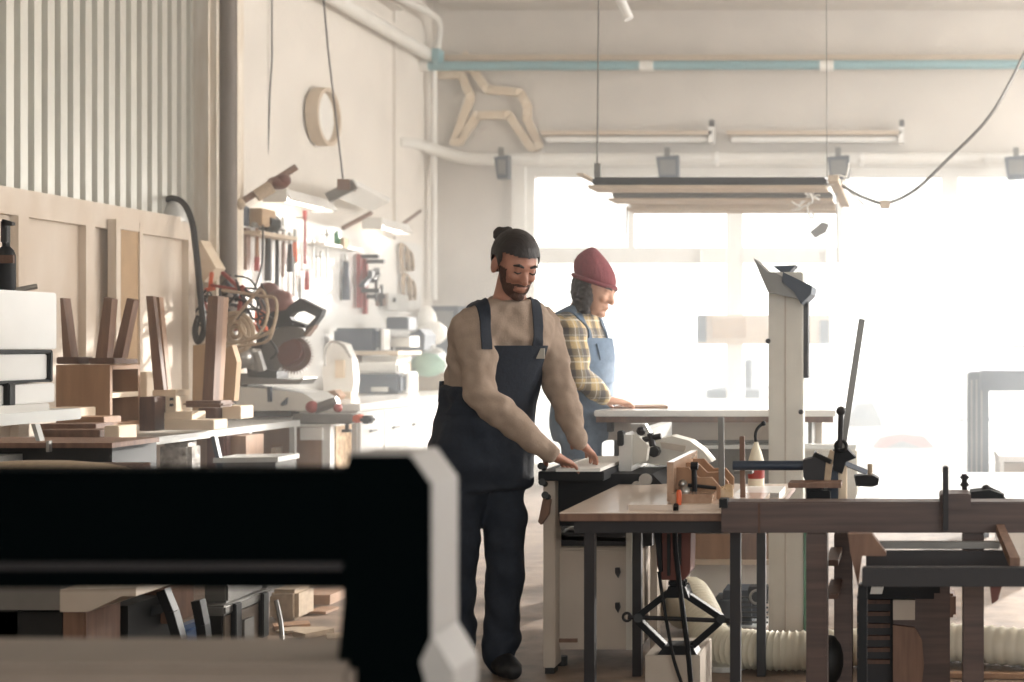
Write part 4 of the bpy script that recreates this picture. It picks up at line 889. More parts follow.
M().pp([(872, 585), (884, 586), (882, 594), (870, 594)], 4.78, .05).build('scrap', 'galv', t)
M().ball(Q(830, 660, 4.9), .08, 14, .6, 1, 1.1).build('black_bag', 'black', smooth=SM, label='black bundle between the bench legs at the left', cat='bag')

# ================================================================== ribbed dust hose on the floor and motor
def ribbed(pts, r, lab, name='dust_hose'):
    P_ = spline(pts, 26); rs = [r*(1+.06*math.cos(i*math.pi*2/3)) for i in range(len(P_))]
    return M().tube(P_, rs, 14).build(name, 'hose', smooth=math.radians(70), label=lab, cat='hose')
ribbed([(-1.02, 6.3, .08), (-.99, 6.12, .16), (-.93, 5.95, .215), (-.86, 5.78, .17), (-.78, 5.62, .085), (-.62, 5.52, .08), (-.42, 5.5, .08), (-.1, 5.6, .08), (.15, 5.65, .08), (.5, 5.55, .08), (.95, 5.5, .08)], .075, 'wide cream ribbed dust hose curving along the floor')
t = thing('electric_motor', 'dark blue finned electric motor on the floor near the pillar', 'motor', Q(740, 636, 6.3))
M().pb(713, 592, 760, 628, 6.35, .25, .04).build('body', 'blue_black', t)
for i in range(6): M().pb(731, 597+i*5, 768, 598.5+i*5, 6.33, .02).build('fin', 'black', t)
M().pb(748, 587, 768, 602, 6.3, .08, .005).build('terminal_box', 'black_plastic', t); M().pb(708, 628, 768, 646, 6.32, .3, .01).build('foot', 'galv', t)
M().ring(Q(757, 597, 6.28), .03, .006, axis=(0, 1, 0), n=16).build('lifting_eye', 'steel', t, smooth=SM)
random.seed(33)
for i, (px, py, lab) in enumerate(((795, 662, 'long thin strip of wood on floor under pillar'), (725, 668, 'flat round tin lid on floor under router table'), (1000, 678, 'thin strip of wood on floor at bottom right'))):
    D_ = 1.28*F/(py-CY); c = Q(px, py, D_)
    if i == 1: M().lathe((c.x, c.y, .002), [(.09, 0), (.09, .02)], 20).build('tin_lid', 'galv', label=lab, cat='lid')
    else: M().box(c.x-.2, c.x+.2, c.y-.02, c.y+.02, .002, .02, rz=.15-.1*i).build('wood_strip', 'wood_tan', label=lab, cat='strip', group='strips on the floor')

# ================================================================== right side by the windows
t = thing('gantry_frame', 'tall grey blue steel machine frame by the right windows', 'frame', Q(1010, 510, 9.4))
M().pb(968, 372, 989, 600, 9.3, .22, .01).build('post', 'blue_black', t)
M().pb(980, 371, 1250, 391, 9.25, .3, .01).build('crossbeam', 'blue_black', t)
for px in (971, 976, 981): M().pb(px, 380, px+1.5, 590, 9.28, .03).build('cable_duct', 'grey_metal', t)
M().pb(1225, 391, 1245, 600, 9.3, .22, .01).build('post', 'blue_black', t)
M().pb(990, 345, 1100, 348, 11.5, .2).build('wall_bracket', 'grey_metal', label='thin grey shelf bar seen before the right window', cat='bar')
M().pb(1098, 345, 1102, 480, 11.5, .1).build('bracket_post', 'grey_metal', label='post carrying the thin shelf bar off to the right', cat='post')
t = thing('white_cabinet', 'white cabinet with grey inside at the right edge', 'cabinet', Q(1030, 600, 8.3))
M().pb(999, 456, 1080, 462, 8.3, .5).build('top', 'white_gloss', t); M().pb(1000, 462, 1004, 610, 8.3, .5).build('side', 'white_gloss', t)
M().pb(1004, 463, 1080, 610, 8.36, .42).build('door', 'beige_metal', t)

# ================================================================== outside the windows
t = thing('trailer', 'pale rounded trailer parked outside beyond the windows', 'trailer', Q(904, 480, 19))
M().pp([(873, 500), (873, 445), (880, 437), (900, 433), (925, 436), (935, 447), (936, 500)], 19, .15).build('arch', 'far_red', t)
M().pp([(880, 500), (880, 450), (902, 441), (929, 450), (929, 500)], 18.98, .1).build('opening', 'far_blue', t)
M().pb(876, 470, 933, 486, 19.2, 1.5).build('bed', 'far_blue', t)
t = thing('outdoor_fence', 'pale blue railing outside beyond the right window', 'fence', Q(960, 480, 22))
M().pb(935, 418, 1200, 421, 22, .06).build('top_rail', 'far_blue', t); M().pb(935, 468, 1200, 470, 22, .06).build('bottom_rail', 'far_blue', t)
for i in range(34): M().pb(937+i*7.8, 421, 939.5+i*7.8, 468, 22, .05).build('picket', 'far_blue', t)
t = thing('parked_van', 'pale van parked outside behind the slanting bar', 'van', Q(862, 480, 24))
M().pp([(845, 455), (848, 418), (855, 404), (874, 402), (882, 420), (886, 455)], 24, 3).build('body', 'far_grey', t); M().pb(854, 408, 873, 420, 23.98, .05).build('windscreen', 'far_blue', t)
for px in (850, 880): M().lathe(Q(px, 455, 23.95), [(.25, 0), (.25, .2)], 16, axis=(0, 1, 0)).build('wheel', 'black', t)
t = thing('site_hut', 'grey box hut with stacked roof outside the window', 'hut', Q(735, 480, 26))
M().pb(706, 390, 760, 450, 26, 3).build('wall', 'far_blue', t); M().pb(728, 360, 752, 390, 27, 2).build('upper_unit', 'far_blue', t)
t = thing('window_banner', 'long tan banner with grey ends hung before the window', 'banner', Q(763, 345, 11.9))
M().pb(697, 315, 830, 344, 12.7, .03).build('board', 'tan_rail', t); M().pb(712, 318, 746, 338, 12.68, .02).build('stripe', 'cardboard', t)
M().pb(820, 320, 829, 344, 12.68, .02).build('end_stripe', 'blue_black', t); M().pb(697, 315, 706, 342, 12.68, .02).build('end_stripe', 'blue_black', t)
for px in (700, 826): M().pb(px, 250, px+.8, 315, 12.7, .062).build('hanging_cord', 'white_paint', t)
# ================================================================== black steel frame right in front
DN = 1.9
t = thing('steel_gantry', 'big black steel frame out of focus in the left foreground', 'frame', Q(385, 700, DN))
x1 = Q(430, 0, DN).x; xl = Q(342, 0, DN).x
zt5 = Q(0, 454, DN).z; dY = .105
p = [Q(349, 455, DN), Q(409, 455, DN), Q(430, 485, DN), Q(430, 640, DN), Q(440, 682, DN), Q(441, 760, DN), Q(332, 760, DN), Q(338, 660, DN), Q(343, 600, DN), Q(343, 482, DN)]
M().prism(p, (0, dY, 0)).build('post', 'black_frame', t)
side = M().prism([Q(411, 453.2, DN+.004), Q(433, 483.6, DN+.004), Q(433, 640, DN+.004), Q(443, 682, DN+.004), Q(443, 760, DN+.004), Q(440, 760, DN+.004), Q(440, 682, DN+.004), Q(430, 640, DN+.004), Q(430, 485, DN+.004), Q(409, 455, DN+.004)], (0, dY, 0))
side.build('cover_plate', 'plate_grey', t)
M().prism([Q(349, 452.8, DN), Q(410, 452.8, DN), Q(409, 455, DN), Q(349, 455, DN)], (0, dY, 0)).build('top_plate', 'plate_grey', t)
M().box(-3.2, xl+.01, DN+.01, DN+.11, Q(0, 591, DN).z, Q(0, 472, DN).z, bev=.01).build('top_beam', 'black_frame', t)
M().box(-3.2, xl, DN+.0, DN+.01, Q(0, 570, DN).z, Q(0, 563, DN).z).build('beam_groove', 'dark_metal', t)
M().box(-3.2, xl+.02, DN-.02, DN+.16, Q(0, 720, DN).z, Q(0, 661, DN).z, bev=.01).build('lower_rail', 'rail_grey', t)
M().prism([Q(420, 662, DN-.01), Q(432, 636, DN-.01), Q(440, 648, DN-.01), Q(454, 672, DN-.01), Q(454, 700, DN-.01), Q(430, 700, DN-.01)], (0, .105, 0)).build('base_flange', 'plate_grey', t)
M().box(x1-.1, x1, DN+.005, DN+.115, 0, Q(0, 755, DN).z).build('post_foot', 'black_frame', t)
M().box(-3.2, -3.1, DN+.005, DN+.115, 0, Q(0, 591, DN).z).build('post_far', 'black_frame', t)
# ================================================================== people
from mathutils import noise
class Torso:
    def __init__(s, rings, n=40):       # ring: centre, half width, half depth, facing angle in degrees (0 = towards +X, -90 = towards the camera)
        s.r = rings; s.n = n
    def at(s, t):
        r = s.r; k = len(r); i = min(int(t), k-2); u = t-i
        def cr(f):
            a, b, c, d = (f(r[max(i-1, 0)]), f(r[i]), f(r[i+1]), f(r[min(i+2, k-1)]))
            return .5*((2*b)+(c-a)*u+(2*a-5*b+4*c-d)*u*u+(3*b-a-3*c+d)*u**3)
        return cr(lambda q: Vector(q[0])), cr(lambda q: q[1]), cr(lambda q: q[2]), math.radians(cr(lambda q: q[3]))
    def p(s, t, th, off=0):
        c, a, b, g = s.at(t); f = Vector((math.cos(g), math.sin(g), 0)); l = Vector((-f.y, f.x, 0)); e = .85
        ct, st = math.cos(th), math.sin(th); q = lambda v: math.copysign(abs(v)**e, v)
        return c+l*(a+off)*q(ct)+f*(b+off)*q(st)
    def mesh(s, t0, t1, off=0, steps=26, m=None):
        m = m or M(); vs = []; fs = []; n = s.n
        for i in range(steps+1):
            t = t0+(t1-t0)*i/steps
            for j in range(n): vs.append(s.p(t, 2*math.pi*j/n, off))
        for i in range(steps):
            for j in range(n): fs.append((i*n+j, i*n+(j+1) % n, (i+1)*n+(j+1) % n, (i+1)*n+j))
        fs += [tuple(range(n))[::-1], tuple(range(steps*n, steps*n+n))]
        return m.add(vs, fs)
    def patch(s, t0, t1, th0, th1, off, thick=.006, nu=20, nv=20, shape=None):
        m = M(); vs = []; fs = []
        for o in (off, off+thick):
            for i in range(nu+1):
                for j in range(nv+1):
                    t = t0+(t1-t0)*i/nu; k = 1 if shape is None else shape(i/nu); mid = (th0+th1)/2
                    th = mid+(th1-th0)*(j/nv-.5)*k
                    vs.append(s.p(t, math.radians(th), o))
        w = nv+1; N = (nu+1)*w
        for i in range(nu):
            for j in range(nv):
                a = i*w+j; fs += [(a, a+1, a+w+1, a+w), (N+a, N+a+w, N+a+w+1, N+a+1)]
        edge = [j for j in range(w)]+[i*w+nv for i in range(1, nu+1)]+[nu*w+j for j in range(nv-1, -1, -1)]+[i*w for i in range(nu-1, 0, -1)]
        for a, b in zip(edge, edge[1:]+edge[:1]): fs.append((a, b, N+b, N+a))
        return m.add(vs, fs)
def limb(m, joints, n=20, sub=6):
    pts = [Vector(j[0]) for j in joints]; P_ = spline(pts, sub); R_ = []
    for i in range(len(joints)-1):
        for k in range(sub): u = k/sub; u = u*u*(3-2*u); R_.append(joints[i][1]*(1-u)+joints[i+1][1]*u)
    R_.append(joints[-1][1]); m.tube(P_, R_, n); m.ball(P_[0], R_[0], 14); m.ball(P_[-1], R_[-1], 14); return m
def hand(m, w, d, palm, side, curl=(.25, .3, .3), spread=.12, scale=1):
    """w wrist, d finger direction, palm = palm normal, side = towards the thumb"""
    d = Vector(d).normalized(); palm = Vector(palm); palm = (palm-d*palm.dot(d)).normalized(); s_ = palm.cross(d)
    if s_.dot(Vector(side)) < 0: s_ = -s_
    S = scale; w = Vector(w); rings = [(0, .027, .021), (.03, .034, .02), (.06, .041, .017), (.088, .041, .0135), (.1, .036, .01)]
    vs = []; fs = []; n = 16
    for h, a, b in rings:
        for j in range(n):
            t = 2*math.pi*j/n; vs.append(w+(d*h+s_*a*math.cos(t)+palm*(b*math.sin(t)+.004))*S)
    for i in range(len(rings)-1):
        for j in range(n): fs.append((i*n+j, i*n+(j+1) % n, (i+1)*n+(j+1) % n, (i+1)*n+j))
    fs += [tuple(range(n))[::-1], tuple(range((len(rings)-1)*n, len(rings)*n))]; m.add(vs, fs)
    for k, (o, L, r) in enumerate(((.031, .072, .0087), (.0105, .082, .009), (-.0105, .076, .0087), (-.031, .06, .0076))):
        p0 = w+(d*.09+s_*o)*S; dd = (d+s_*spread*o/.031).normalized(); pts = [p0-dd*.02*S, p0]; ang = 0
        for q, fr in enumerate((.46, .3, .24)):
            ang += curl[q]*(1+.12*k); v = dd*math.cos(ang)+palm*math.sin(ang); pts.append(pts[-1]+v*L*fr*S)
        rr = [r*S*1.05, r*S*1.1, r*S, r*S*.93, r*S*.8]; m.tube(pts, rr, 10)
        for p_, r_ in zip(pts[1:], rr[1:]): m.ball(p_, r_, 10)
    p0 = w+(d*.025+s_*.022)*S; v1 = (d*.6+s_*.75+palm*.25).normalized(); v2 = (d*.85+s_*.35+palm*.35).normalized()
    pts = [p0, p0+v1*.04*S, p0+v1*.04*S+v2*.034*S, p0+v1*.04*S+v2*.06*S]; rr = [.016*S, .0125*S, .0105*S, .0085*S]
    m.tube(pts, rr, 10)
    for p_, r_ in zip(pts, rr): m.ball(p_, r_, 10)
def remesh(m, name, mt, parent, vox, smooth=6, noise_amp=0, noise_scale=8, fold=None):
    o = m.build(name, mt, parent)
    md = o.modifiers.new('remesh', 'REMESH'); md.mode = 'VOXEL'; md.voxel_size = vox; md.use_smooth_shade = True
    sm = o.modifiers.new('smooth', 'SMOOTH'); sm.iterations = smooth; sm.factor = .5
    dg = bpy.context.evaluated_depsgraph_get(); me = bpy.data.meshes.new_from_object(o.evaluated_get(dg))
    me.name = name; o.modifiers.clear(); old = o.data; o.data = me; bpy.data.meshes.remove(old)
    if noise_amp:
        nm = [v.normal.copy() for v in me.vertices]
        for v, n_ in zip(me.vertices, nm):
            q = v.co*noise_scale; v.co += n_*noise_amp*(noise.noise(Vector((q.x, q.y, q.z*1.5)))+.5*noise.noise(q*2.3)+(fold(v.co) if fold else 0))
    me.polygons.foreach_set('use_smooth', [True]*len(me.polygons)); me.update()
    return o
def head(m, c, fw, up, S=1.0):
    """returns a frame function; adds skull, jaw, nose, ears, brow to m"""
    fw = Vector(fw).normalized(); up = Vector(up); up = (up-fw*up.dot(fw)).normalized(); l = up.cross(fw); c = Vector(c)
    H = lambda x, y, z: c+(l*x+fw*y+up*z)*S        # x to the person's left, y forward, z up
    R3 = Matrix((l, fw, up)).transposed()
    def ell(x, y, z, rx, ry, rz, n=20):
        mm = M().ball((0, 0, 0), 1, n, rx, ry, rz); m.add([R3 @ (v*S)+H(x, y, z) for v in mm.v], mm.f)
    ell(0, -.012, .03, .077, .098, .092); ell(0, .03, -.005, .066, .068, .085)
    ell(0, .045, -.065, .05, .048, .052); ell(0, .035, -.04, .06, .055, .05); ell(0, .078, -.1, .024, .02, .018)
    ell(0, .088, .018, .045, .014, .012)                                           # brow
    for sx in (-1, 1):
        ell(sx*.032, .078, -.022, .022, .02, .02); ell(sx*.079, -.005, -.012, .012, .022, .034, 14); ell(sx*.03, .082, .0, .014, .013, .011, 12)
    mm = M().prism([H(-.008, .088, .012), H(.008, .088, .012), H(.0165, .092, -.036), H(0, .1, -.045), H(-.0165, .092, -.036)], (H(0, .012, 0)-c)); m.add(mm.v, mm.f)
    m.tube([H(0, .09, .01), H(0, .108, -.022), H(0, .116, -.034)], [.007*S, .01*S, .012*S], 10); ell(0, .112, -.036, .013, .012, .011, 12)
    ell(0, .09, -.062, .024, .013, .006, 12); ell(0, .088, -.072, .021, .013, .007, 12)
    return H, R3, ell
def patch_of(o, name, mt, parent, test, off, thick=True):
    """shell grown from the part of a finished surface where test(world co) holds"""
    me = o.data; base = Vector(o.parent['_o']) if o.parent else Vector(o['_o'])
    keep = [p.index for p in me.polygons if test(p.center+base)]
    vi = {}; vs = []; fs = []
    for i in keep:
        f = []
        for v in me.polygons[i].vertices:
            if v not in vi: vi[v] = len(vs); k = me.vertices[v]; vs.append(k.co+base+k.normal*(off(k.co+base) if callable(off) else off))
            f.append(vi[v])
        fs.append(tuple(f))
    r = M().add(vs, fs).build(name, mt, parent, smooth=math.radians(80)); return r

def plaid(name, base, dark, light, sc):
    m = bpy.data.materials.new(name); m.use_nodes = True; MATS[name] = m; nt = m.node_tree; N = nt.nodes; L = nt.links; b = N['Principled BSDF']; b.inputs['Roughness'].default_value = .85
    tc = N.new('ShaderNodeTexCoord'); prev = None
    cols = N.new('ShaderNodeRGB'); cols.outputs[0].default_value = (*lin(base), 1); cur = cols.outputs[0]
    for ax, ph, wd, col, fac in (('X', 0, .42, dark, .62), ('Z', 0, .42, dark, .62), ('X', 2.6, .07, light, .6), ('Z', 2.6, .07, light, .6), ('X', .9, .05, light, .35), ('Z', .9, .05, light, .35)):
        sx = N.new('ShaderNodeSeparateXYZ'); L.new(tc.outputs['Object'], sx.inputs[0])
        a = N.new('ShaderNodeMath'); a.operation = 'ADD'
        if ax == 'X': L.new(sx.outputs['X'], a.inputs[0]); L.new(sx.outputs['Y'], a.inputs[1])
        else: L.new(sx.outputs['Z'], a.inputs[0]); a.inputs[1].default_value = 0
        q = N.new('ShaderNodeMath'); q.operation = 'MULTIPLY_ADD'; q.inputs[1].default_value = sc; q.inputs[2].default_value = ph; L.new(a.outputs[0], q.inputs[0])
        s_ = N.new('ShaderNodeMath'); s_.operation = 'SINE'; L.new(q.outputs[0], s_.inputs[0])
        g = N.new('ShaderNodeMath'); g.operation = 'GREATER_THAN'; g.inputs[1].default_value = math.cos(math.pi*wd); L.new(s_.outputs[0], g.inputs[0])
        f = N.new('ShaderNodeMath'); f.operation = 'MULTIPLY'; f.inputs[1].default_value = fac; L.new(g.outputs[0], f.inputs[0])
        x = N.new('ShaderNodeMixRGB'); L.new(f.outputs[0], x.inputs[0]); L.new(cur, x.inputs[1]); x.inputs[2].default_value = (*lin(col), 1); cur = x.outputs[0]
    L.new(cur, b.inputs['Base Color'])
plaid('plaid_shirt', (198, 174, 128), (54, 62, 80), (226, 222, 208), 62)
mat('skin', (164, 116, 96), .55, var=.06, scale=20); mat('skin_pale', (206, 158, 132), .55, var=.05, scale=20)
mat('sweater', (152, 134, 119), .95, var=.06, scale=220, bump=.25); mat('navy_denim', (26, 34, 46), .85, var=.12, scale=60, bump=.15)
mat('light_denim', (104, 124, 146), .85, var=.12, scale=40, bump=.15); mat('hair_dark', (36, 28, 25), .6, var=.2, scale=40, stretch=(1, 6, 1), bump=.4)
mat('beard', (80, 56, 46), .9, var=.2, scale=120, bump=.5); mat('beanie', (132, 66, 72), .95, var=.1, scale=60, stretch=(1, 1, .2), bump=.5)
mat('shoe', (20, 20, 22), .6, var=.1); mat('brass', (190, 186, 176), .35, .8)

from mathutils.bvhtree import BVHTree
def straps(t, garment, T, mt, lats, t0, wd, axis):
    base = Vector(garment.parent['_o']); me = garment.data
    bv = BVHTree.FromPolygons([v.co+base for v in me.vertices], [tuple(q.vertices) for q in me.polygons])
    _, _, _, g = T.at(t0+.6); f = Vector((math.cos(g), math.sin(g), 0)); l = Vector((-f.y, f.x, 0)); n = 26
    for l0, l1 in lats:
        vs = []; fs = []
        for k in range(n+1):
            u = k/n; ph = math.radians(4+172*u); d = f*math.cos(ph)+Vector((0, 0, 1))*math.sin(ph); la = l0+(l1-l0)*u
            for e in (-.5, -.17, .17, .5):
                o_ = axis+l*(la+e*wd); hit = bv.ray_cast(o_+d*.6, -d)[0] or o_+d*.13
                if e == -.5: hits = []
                hits.append(hit)
            vs += [h+d*.003 for h in hits]+[h+d*.011 for h in hits]
        for k in range(n):
            q = 8*k
            for j in range(3): fs += [(q+j, q+j+1, q+j+9, q+j+8), (q+4+j, q+12+j, q+13+j, q+5+j)]
            fs += [(q, q+8, q+12, q+4), (q+3, q+7, q+15, q+11)]
        m = M().add(vs, fs); m.build('strap', mt, t, smooth=math.radians(60))

# ---------------------------------------------------------------- the man in dark overalls
def man_one():
    D0 = 5.45
    t = thing('person', 'man with hair bun, beige sweater and dark overalls pushing a board on the jointer', 'person', (Q(490, 0, D0).x, D0, 0))
    g = -52
    rings = [(Q(486, 488, 5.45), .155, .13, -42), (Q(483, 462, 5.45), .185, .15, -42), (Q(483, 440, 5.45), .185, .148, -44), (Q(487, 408, 5.44), .165, .128, -46), (Q(494, 372, 5.42), .178, .13, -50), (Q(501, 340, 5.4), .192, .128, -54), (Q(504, 320, 5.39), .188, .112, -56), (Q(507, 306, 5.38), .135, .09, -56), (Q(510, 298, 5.37), .072, .07, -56), (Q(512, 285, 5.36), .058, .06, -56)]
    T = Torso(rings)
    shR, elR, wrR = Q(472, 328, 5.28), Q(483, 398, 5.2), Q(549, 452, 5.24)
    shL, elL, wrL = Q(540, 326, 5.52), Q(563, 396, 5.48), Q(577, 438, 5.4)
    # body
    b = M(); T.mesh(.3, 9, -.012, m=b)
    hc = Q(515, 264, 5.33); hf = (.58, -.66, -.4)
    limb(b, [(Q(508, 305, 5.38), .062), (Q(512, 285, 5.36), .058), (hc, .05)])
    H, R3, ell = head(b, hc, hf, (.04, .0, 1), .99)
    for s_, e_, w_ in ((shR, elR, wrR), (shL, elL, wrL)): limb(b, [(s_, .05), (s_.lerp(e_, .5), .044), (e_, .038), (e_.lerp(w_, .45), .031), (w_, .024)])
    hand(b, wrR, Q(574, 466, 5.38)-wrR, (.1, .5, -.9), (.3, 1, .3), (.12, .2, .2), scale=1.08)
    hand(b, wrL, Q(595, 456, 5.52)-wrL, (-.2, .4, -.85), (-.7, -.6, .1), (.12, .25, .25), scale=1.04)
    hips = ((Q(466, 460, 5.38), Q(457, 548, 5.36), Q(457, 652, 5.42)), (Q(500, 460, 5.5), Q(506, 548, 5.44), Q(500, 652, 5.46)))
    for h, k, a in hips: limb(b, [(h, .08), (h.lerp(k, .5), .07), (k, .052), (k.lerp(a, .35), .05), (a, .035)])
    body = remesh(b, 'body', 'skin', t, .0046, 4)
    # sweater
    s = M(); T.mesh(3.0, 7.75, .004, m=s)
    for s_, e_, w_ in ((shR, elR, wrR), (shL, elL, wrL)):
        u = (w_-e_).normalized()
        limb(s, [(s_+Vector((0, 0, .005)), .076), (s_.lerp(e_, .35), .072), (s_.lerp(e_, .75), .062), (e_, .058), (e_.lerp(w_, .3), .056), (e_.lerp(w_, .65), .046), (w_-u*.03, .039), (w_+u*.004, .038)], sub=5)
    sw = remesh(s, 'sweater', 'sweater', t, .0075, 5, .013, 12)
    M().ring(Q(509, 301, 5.374), .071, .009, axis=(.12, -.25, 1), n=26).build('collar', 'sweater', t, smooth=SM)
    # overalls
    p = M(); T.mesh(0, 3.6, .016, m=p)
    for i, (h, k, a) in enumerate(hips):
        limb(p, [(h, .1), (h.lerp(k, .5), .088), (k, .076), (k.lerp(a, .4), .072), (k.lerp(a, .8), .066), (a+Vector((0, 0, -.02)), .064)], sub=6)
    remesh(p, 'overalls', 'navy_denim', t, .0085, 5, .014, 8)
    T.patch(2.85, 4.8, 10, 170, .014, .008, shape=lambda u: 1-.5*min(1, u*1.5)**.8).build('bib', 'navy_denim', t, smooth=SM)
    T.patch(3.2, 3.75, 205, 335, .014, .008).build('back_panel', 'navy_denim', t, smooth=SM)
    straps(t, sw, T, 'navy_denim', ((.105, .1), (-.105, -.1)), 4.7, .042, Q(500, 352, 5.4))
    for th in (62, 118): 
        c = T.p(4.55, math.radians(th), .026); M().bar(c-Vector((0, 0, .02)), c+Vector((0, 0, .02)), .034, .006, up=(0, -1, 0)).build('buckle', 'brass', t)
    for h, k, a in hips:
        f = Vector((.42, -.9, 0)).normalized() if a.x < -1.65 else Vector((.6, -.8, 0)).normalized(); c = Vector((a.x, a.y, 0))
        m = M(); m.ball(c+f*.09+Vector((0, 0, .035)), .05, 14, 1, 1.3, .7); limb(m, [(c-f*.04+Vector((0, 0, .05)), .045), (c+f*.06+Vector((0, 0, .045)), .045), (c+f*.14+Vector((0, 0, .035)), .034)]); limb(m, [(c+Vector((0, 0, .1)), .045), (c+Vector((0, 0, .05)), .046)])
        m.v = [Vector((v.x, v.y, max(v.z, .002))) for v in m.v]
        remesh(m, 'shoe', 'shoe', t, .007, 3)
    # hair, bun, beard, brows
    inv = R3.transposed()
    loc = lambda co: (inv @ (co-hc))/.99
    def hair(co):
        q = loc(co); 
        if q.length > .2: return False
        if abs(q.x) > .078 and q.z < .03: return False
        line = .056 if q.y > .03 else (.052-(.03-q.y)*.9)
        if abs(q.x) > .066 and q.y > .02: line = .03
        return q.z > max(line, -.05) or (q.y < -.035 and q.z > -.055) or (abs(q.x) > .066 and q.z > -.005 and .0 < q.y < .04)
    patch_of(body, 'hair', 'hair_dark', t, hair, lambda co: .012)
    m = M()
    for i in range(5): m.ball(H(.0+.012*math.sin(i*2.1), -.136+.01*math.cos(i*1.7), .058+.014*math.sin(i*1.3)), .031, 12)
    m.ball(H(0, -.1, .065), .02, 10); remesh(m, 'hair_bun', 'hair_dark', t, .006, 2, .003, 60)
    def beard(co):
        q = loc(co)
        if q.length > .16 or q.z < -.118 or (abs(q.x) > .067 and q.y < .02): return False
        if q.y < .012+max(0, -q.z-.06)*.9: return False
        if q.z < -.078: return True
        if abs(q.x) > .05 and q.z < .0 and q.y > .01 and q.y < .062: return True
        if q.z < -.05 and abs(q.x) > .026: return True
        return abs(q.x) < .026 and -.058 < q.z < -.048
    patch_of(body, 'beard', 'beard', t, beard, .004)
    for sx in (-1, 1):
        M().tube([H(sx*.014, .1, .024), H(sx*.032, .099, .031), H(sx*.05, .086, .025)], [.004, .006, .003], 8).build('eyebrow', 'hair_dark', t, smooth=SM)
        M().tube([H(sx*.017, .0965, .002), H(sx*.031, .0985, -.003), H(sx*.045, .0915, .002)], [.002, .003, .002], 8).build('eyelashes', 'hair_dark', t, smooth=SM)
man_one()

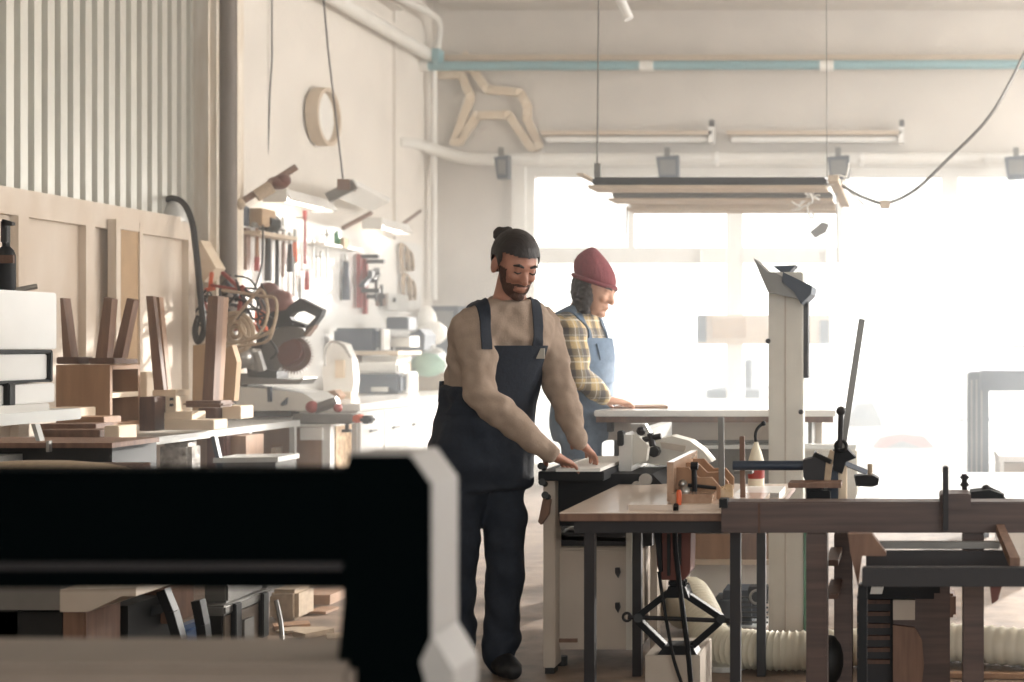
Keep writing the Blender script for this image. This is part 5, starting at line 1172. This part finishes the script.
# ---------------------------------------------------------------- the person in the beanie
def man_two():
    t = thing('person', 'person in dark red beanie, plaid shirt and pale denim overalls at the rear table saw', 'person', (Q(583, 0, 7.0).x, 7.0, 0))
    rings = [(Q(584, 440, 7), .15, .12, -12), (Q(583, 424, 7), .17, .13, -12), (Q(583, 405, 7), .17, .125, -12), (Q(584, 385, 7), .155, .11, -12), (Q(582, 360, 7), .17, .115, -14), (Q(578, 338, 7), .185, .115, -16), (Q(575, 325, 7), .18, .1, -18), (Q(576, 316, 7), .12, .08, -18), (Q(579, 309, 7), .065, .06, -18), (Q(583, 300, 7), .055, .055, -18)]
    T = Torso(rings)
    shR, elR, wrR = Q(571, 332, 6.83), Q(577, 374, 6.77), Q(606, 399, 6.83)
    shL, elL, wrL = Q(581, 331, 7.16), Q(592, 372, 7.22), Q(604, 398, 7.12)
    b = M(); T.mesh(.3, 9, -.012, m=b)
    hc = Q(594, 289, 6.98); hf = (.9, -.3, -.3)
    limb(b, [(Q(578, 314, 7), .055), (Q(584, 302, 7), .052), (hc, .045)])
    H, R3, ell = head(b, hc, hf, (.25, 0, 1), 1.06)
    for s_, e_, w_ in ((shR, elR, wrR), (shL, elL, wrL)): limb(b, [(s_, .045), (e_, .036), (e_.lerp(w_, .45), .032), (w_, .025)])
    hand(b, wrR, Q(632, 403, 6.95)-wrR+Vector((0, 0, .0)), (0, 0, -1), (.2, 1, 0), (.12, .22, .2), scale=1.03)
    hand(b, wrL, Q(628, 402, 7.05)-wrL, (0, 0, -1), (.2, -1, 0), (.15, .25, .2), scale=1.0)
    hips = ((Q(580, 430, 6.9), Q(586, 510, 6.9), Q(582, 588, 6.95)), (Q(583, 430, 7.1), Q(583, 510, 7.12), Q(578, 588, 7.12)))
    for h, k, a in hips: limb(b, [(h, .08), (k, .05), (k.lerp(a, .35), .05), (a, .035)])
    body = remesh(b, 'body', 'skin_pale', t, .005, 4)
    s = M(); T.mesh(2.4, 8.2, .004, m=s)
    for s_, e_, w_ in ((shR, elR, wrR), (shL, elL, wrL)):
        u = (w_-e_).normalized(); limb(s, [(s_, .074), (s_.lerp(e_, .5), .07), (e_, .062), (e_.lerp(w_, .5), .054), (w_-u*.02, .042)], sub=5)
    sh2 = remesh(s, 'shirt', 'plaid_shirt', t, .008, 4, .012, 8)
    m = M(); T.patch(7.4, 8.5, 20, 160, .008, .012).build('collar', 'plaid_shirt', t, smooth=SM)
    p = M(); T.mesh(0, 3.3, .018, m=p)
    for h, k, a in hips: limb(p, [(h, .1), (h.lerp(k, .4), .096), (k, .08), (k.lerp(a, .8), .074), (a, .07)])
    remesh(p, 'overalls', 'light_denim', t, .009, 4, .01, 7)
    T.patch(3.1, 5.0, 30, 150, .02, .008, shape=lambda u: 1-.35*u).build('bib', 'light_denim', t, smooth=SM)
    T.patch(4.0, 4.7, 70, 110, .03, .006).build('bib_pocket', 'light_denim', t, smooth=SM)
    straps(t, sh2, T, 'light_denim', ((.1, .09), (-.1, -.09)), 4.9, .036, Q(580, 345, 7))
    for h, k, a in hips:
        c = Vector((a.x, a.y, 0)); f = Vector((1, -.15, 0)).normalized(); m = M(); limb(m, [(c-f*.04+Vector((0, 0, .045)), .042), (c+f*.07+Vector((0, 0, .042)), .043), (c+f*.15+Vector((0, 0, .034)), .032)]); limb(m, [(c+Vector((0, 0, .1)), .045), (c+Vector((0, 0, .05)), .045)])
        m.v = [Vector((v.x, v.y, max(v.z, .002))) for v in m.v]; remesh(m, 'shoe', 'shoe', t, .008, 3)
    # beanie and long wavy hair
    inv = R3.transposed(); loc = lambda co: (inv @ (co-hc))/1.06
    m = M(); vs = []; fs = []; n = 32; pr = [(.0, .092), (.01, .098), (.03, .1), (.06, .094), (.09, .076), (.115, .05), (.135, .026), (.145, .008)]
    for z, r in pr:
        for j in range(n):
            a = 2*math.pi*j/n; vs.append(H(math.cos(a)*r*.92, math.sin(a)*r*1.08-.008-z*.42, z+.04))
    for i in range(len(pr)-1):
        for j in range(n): fs.append((i*n+j, i*n+(j+1) % n, (i+1)*n+(j+1) % n, (i+1)*n+j))
    fs += [tuple(range(n))[::-1], tuple(range((len(pr)-1)*n, len(pr)*n))]; m.add(vs, fs)
    bn = m.build('beanie', 'beanie', t, smooth=math.radians(80))
    rr = [H(math.cos(2*math.pi*j/n)*.091, math.sin(2*math.pi*j/n)*.106-.01, .034) for j in range(n)]
    M().tube(rr, .011, 8, closed=True).build('turned_brim', 'beanie', bn, smooth=SM)
    random.seed(4); m = M()
    for i in range(46):
        a = random.uniform(math.pi*1.02, math.pi*2.0) if i % 4 else random.uniform(math.pi*.93, math.pi*1.05)
        x, y = math.cos(a)*.078, math.sin(a)*.085-.012
        P_ = [H(x, y, .03)]
        for k in range(4): P_.append(P_[-1]+Vector((0, 0, -.034))+Vector((-.001*k+.014*math.sin(k*2+i), .012*math.cos(k*1.7+i), -.006)))
        m.tube(spline(P_, 3), .016, 7)
    remesh(m, 'long_hair', 'hair_dark', t, .007, 2, .006, 50)
    for sx in (-1, 1): M().tube([H(sx*.014, .102, .022), H(sx*.034, .099, .028), H(sx*.05, .086, .024)], [.004, .005, .003], 8).build('eyebrow', 'hair_dark', t, smooth=SM)
man_two()
# ================================================================== dust haze over the back part, also put in for veiling window glare
hm = bpy.data.materials.new('dust_glare'); hm.use_nodes = True; nt = hm.node_tree; nt.nodes.clear()
o_ = nt.nodes.new('ShaderNodeOutputMaterial'); vsn = nt.nodes.new('ShaderNodeVolumeScatter')
vsn.inputs['Color'].default_value = (.93, .97, 1, 1); vsn.inputs['Density'].default_value = .05; vsn.inputs['Anisotropy'].default_value = .84
nt.links.new(vsn.outputs[0], o_.inputs['Volume'])
M().box(-4.39, 4.99, 5.0, 12.75, .005, 4.74).build('haze', hm, label='pale dusty haze standing for the glare of the bright windows', cat='haze', kind='stuff')
for o in list(bpy.data.objects):
    if '_o' in o: del o['_o']
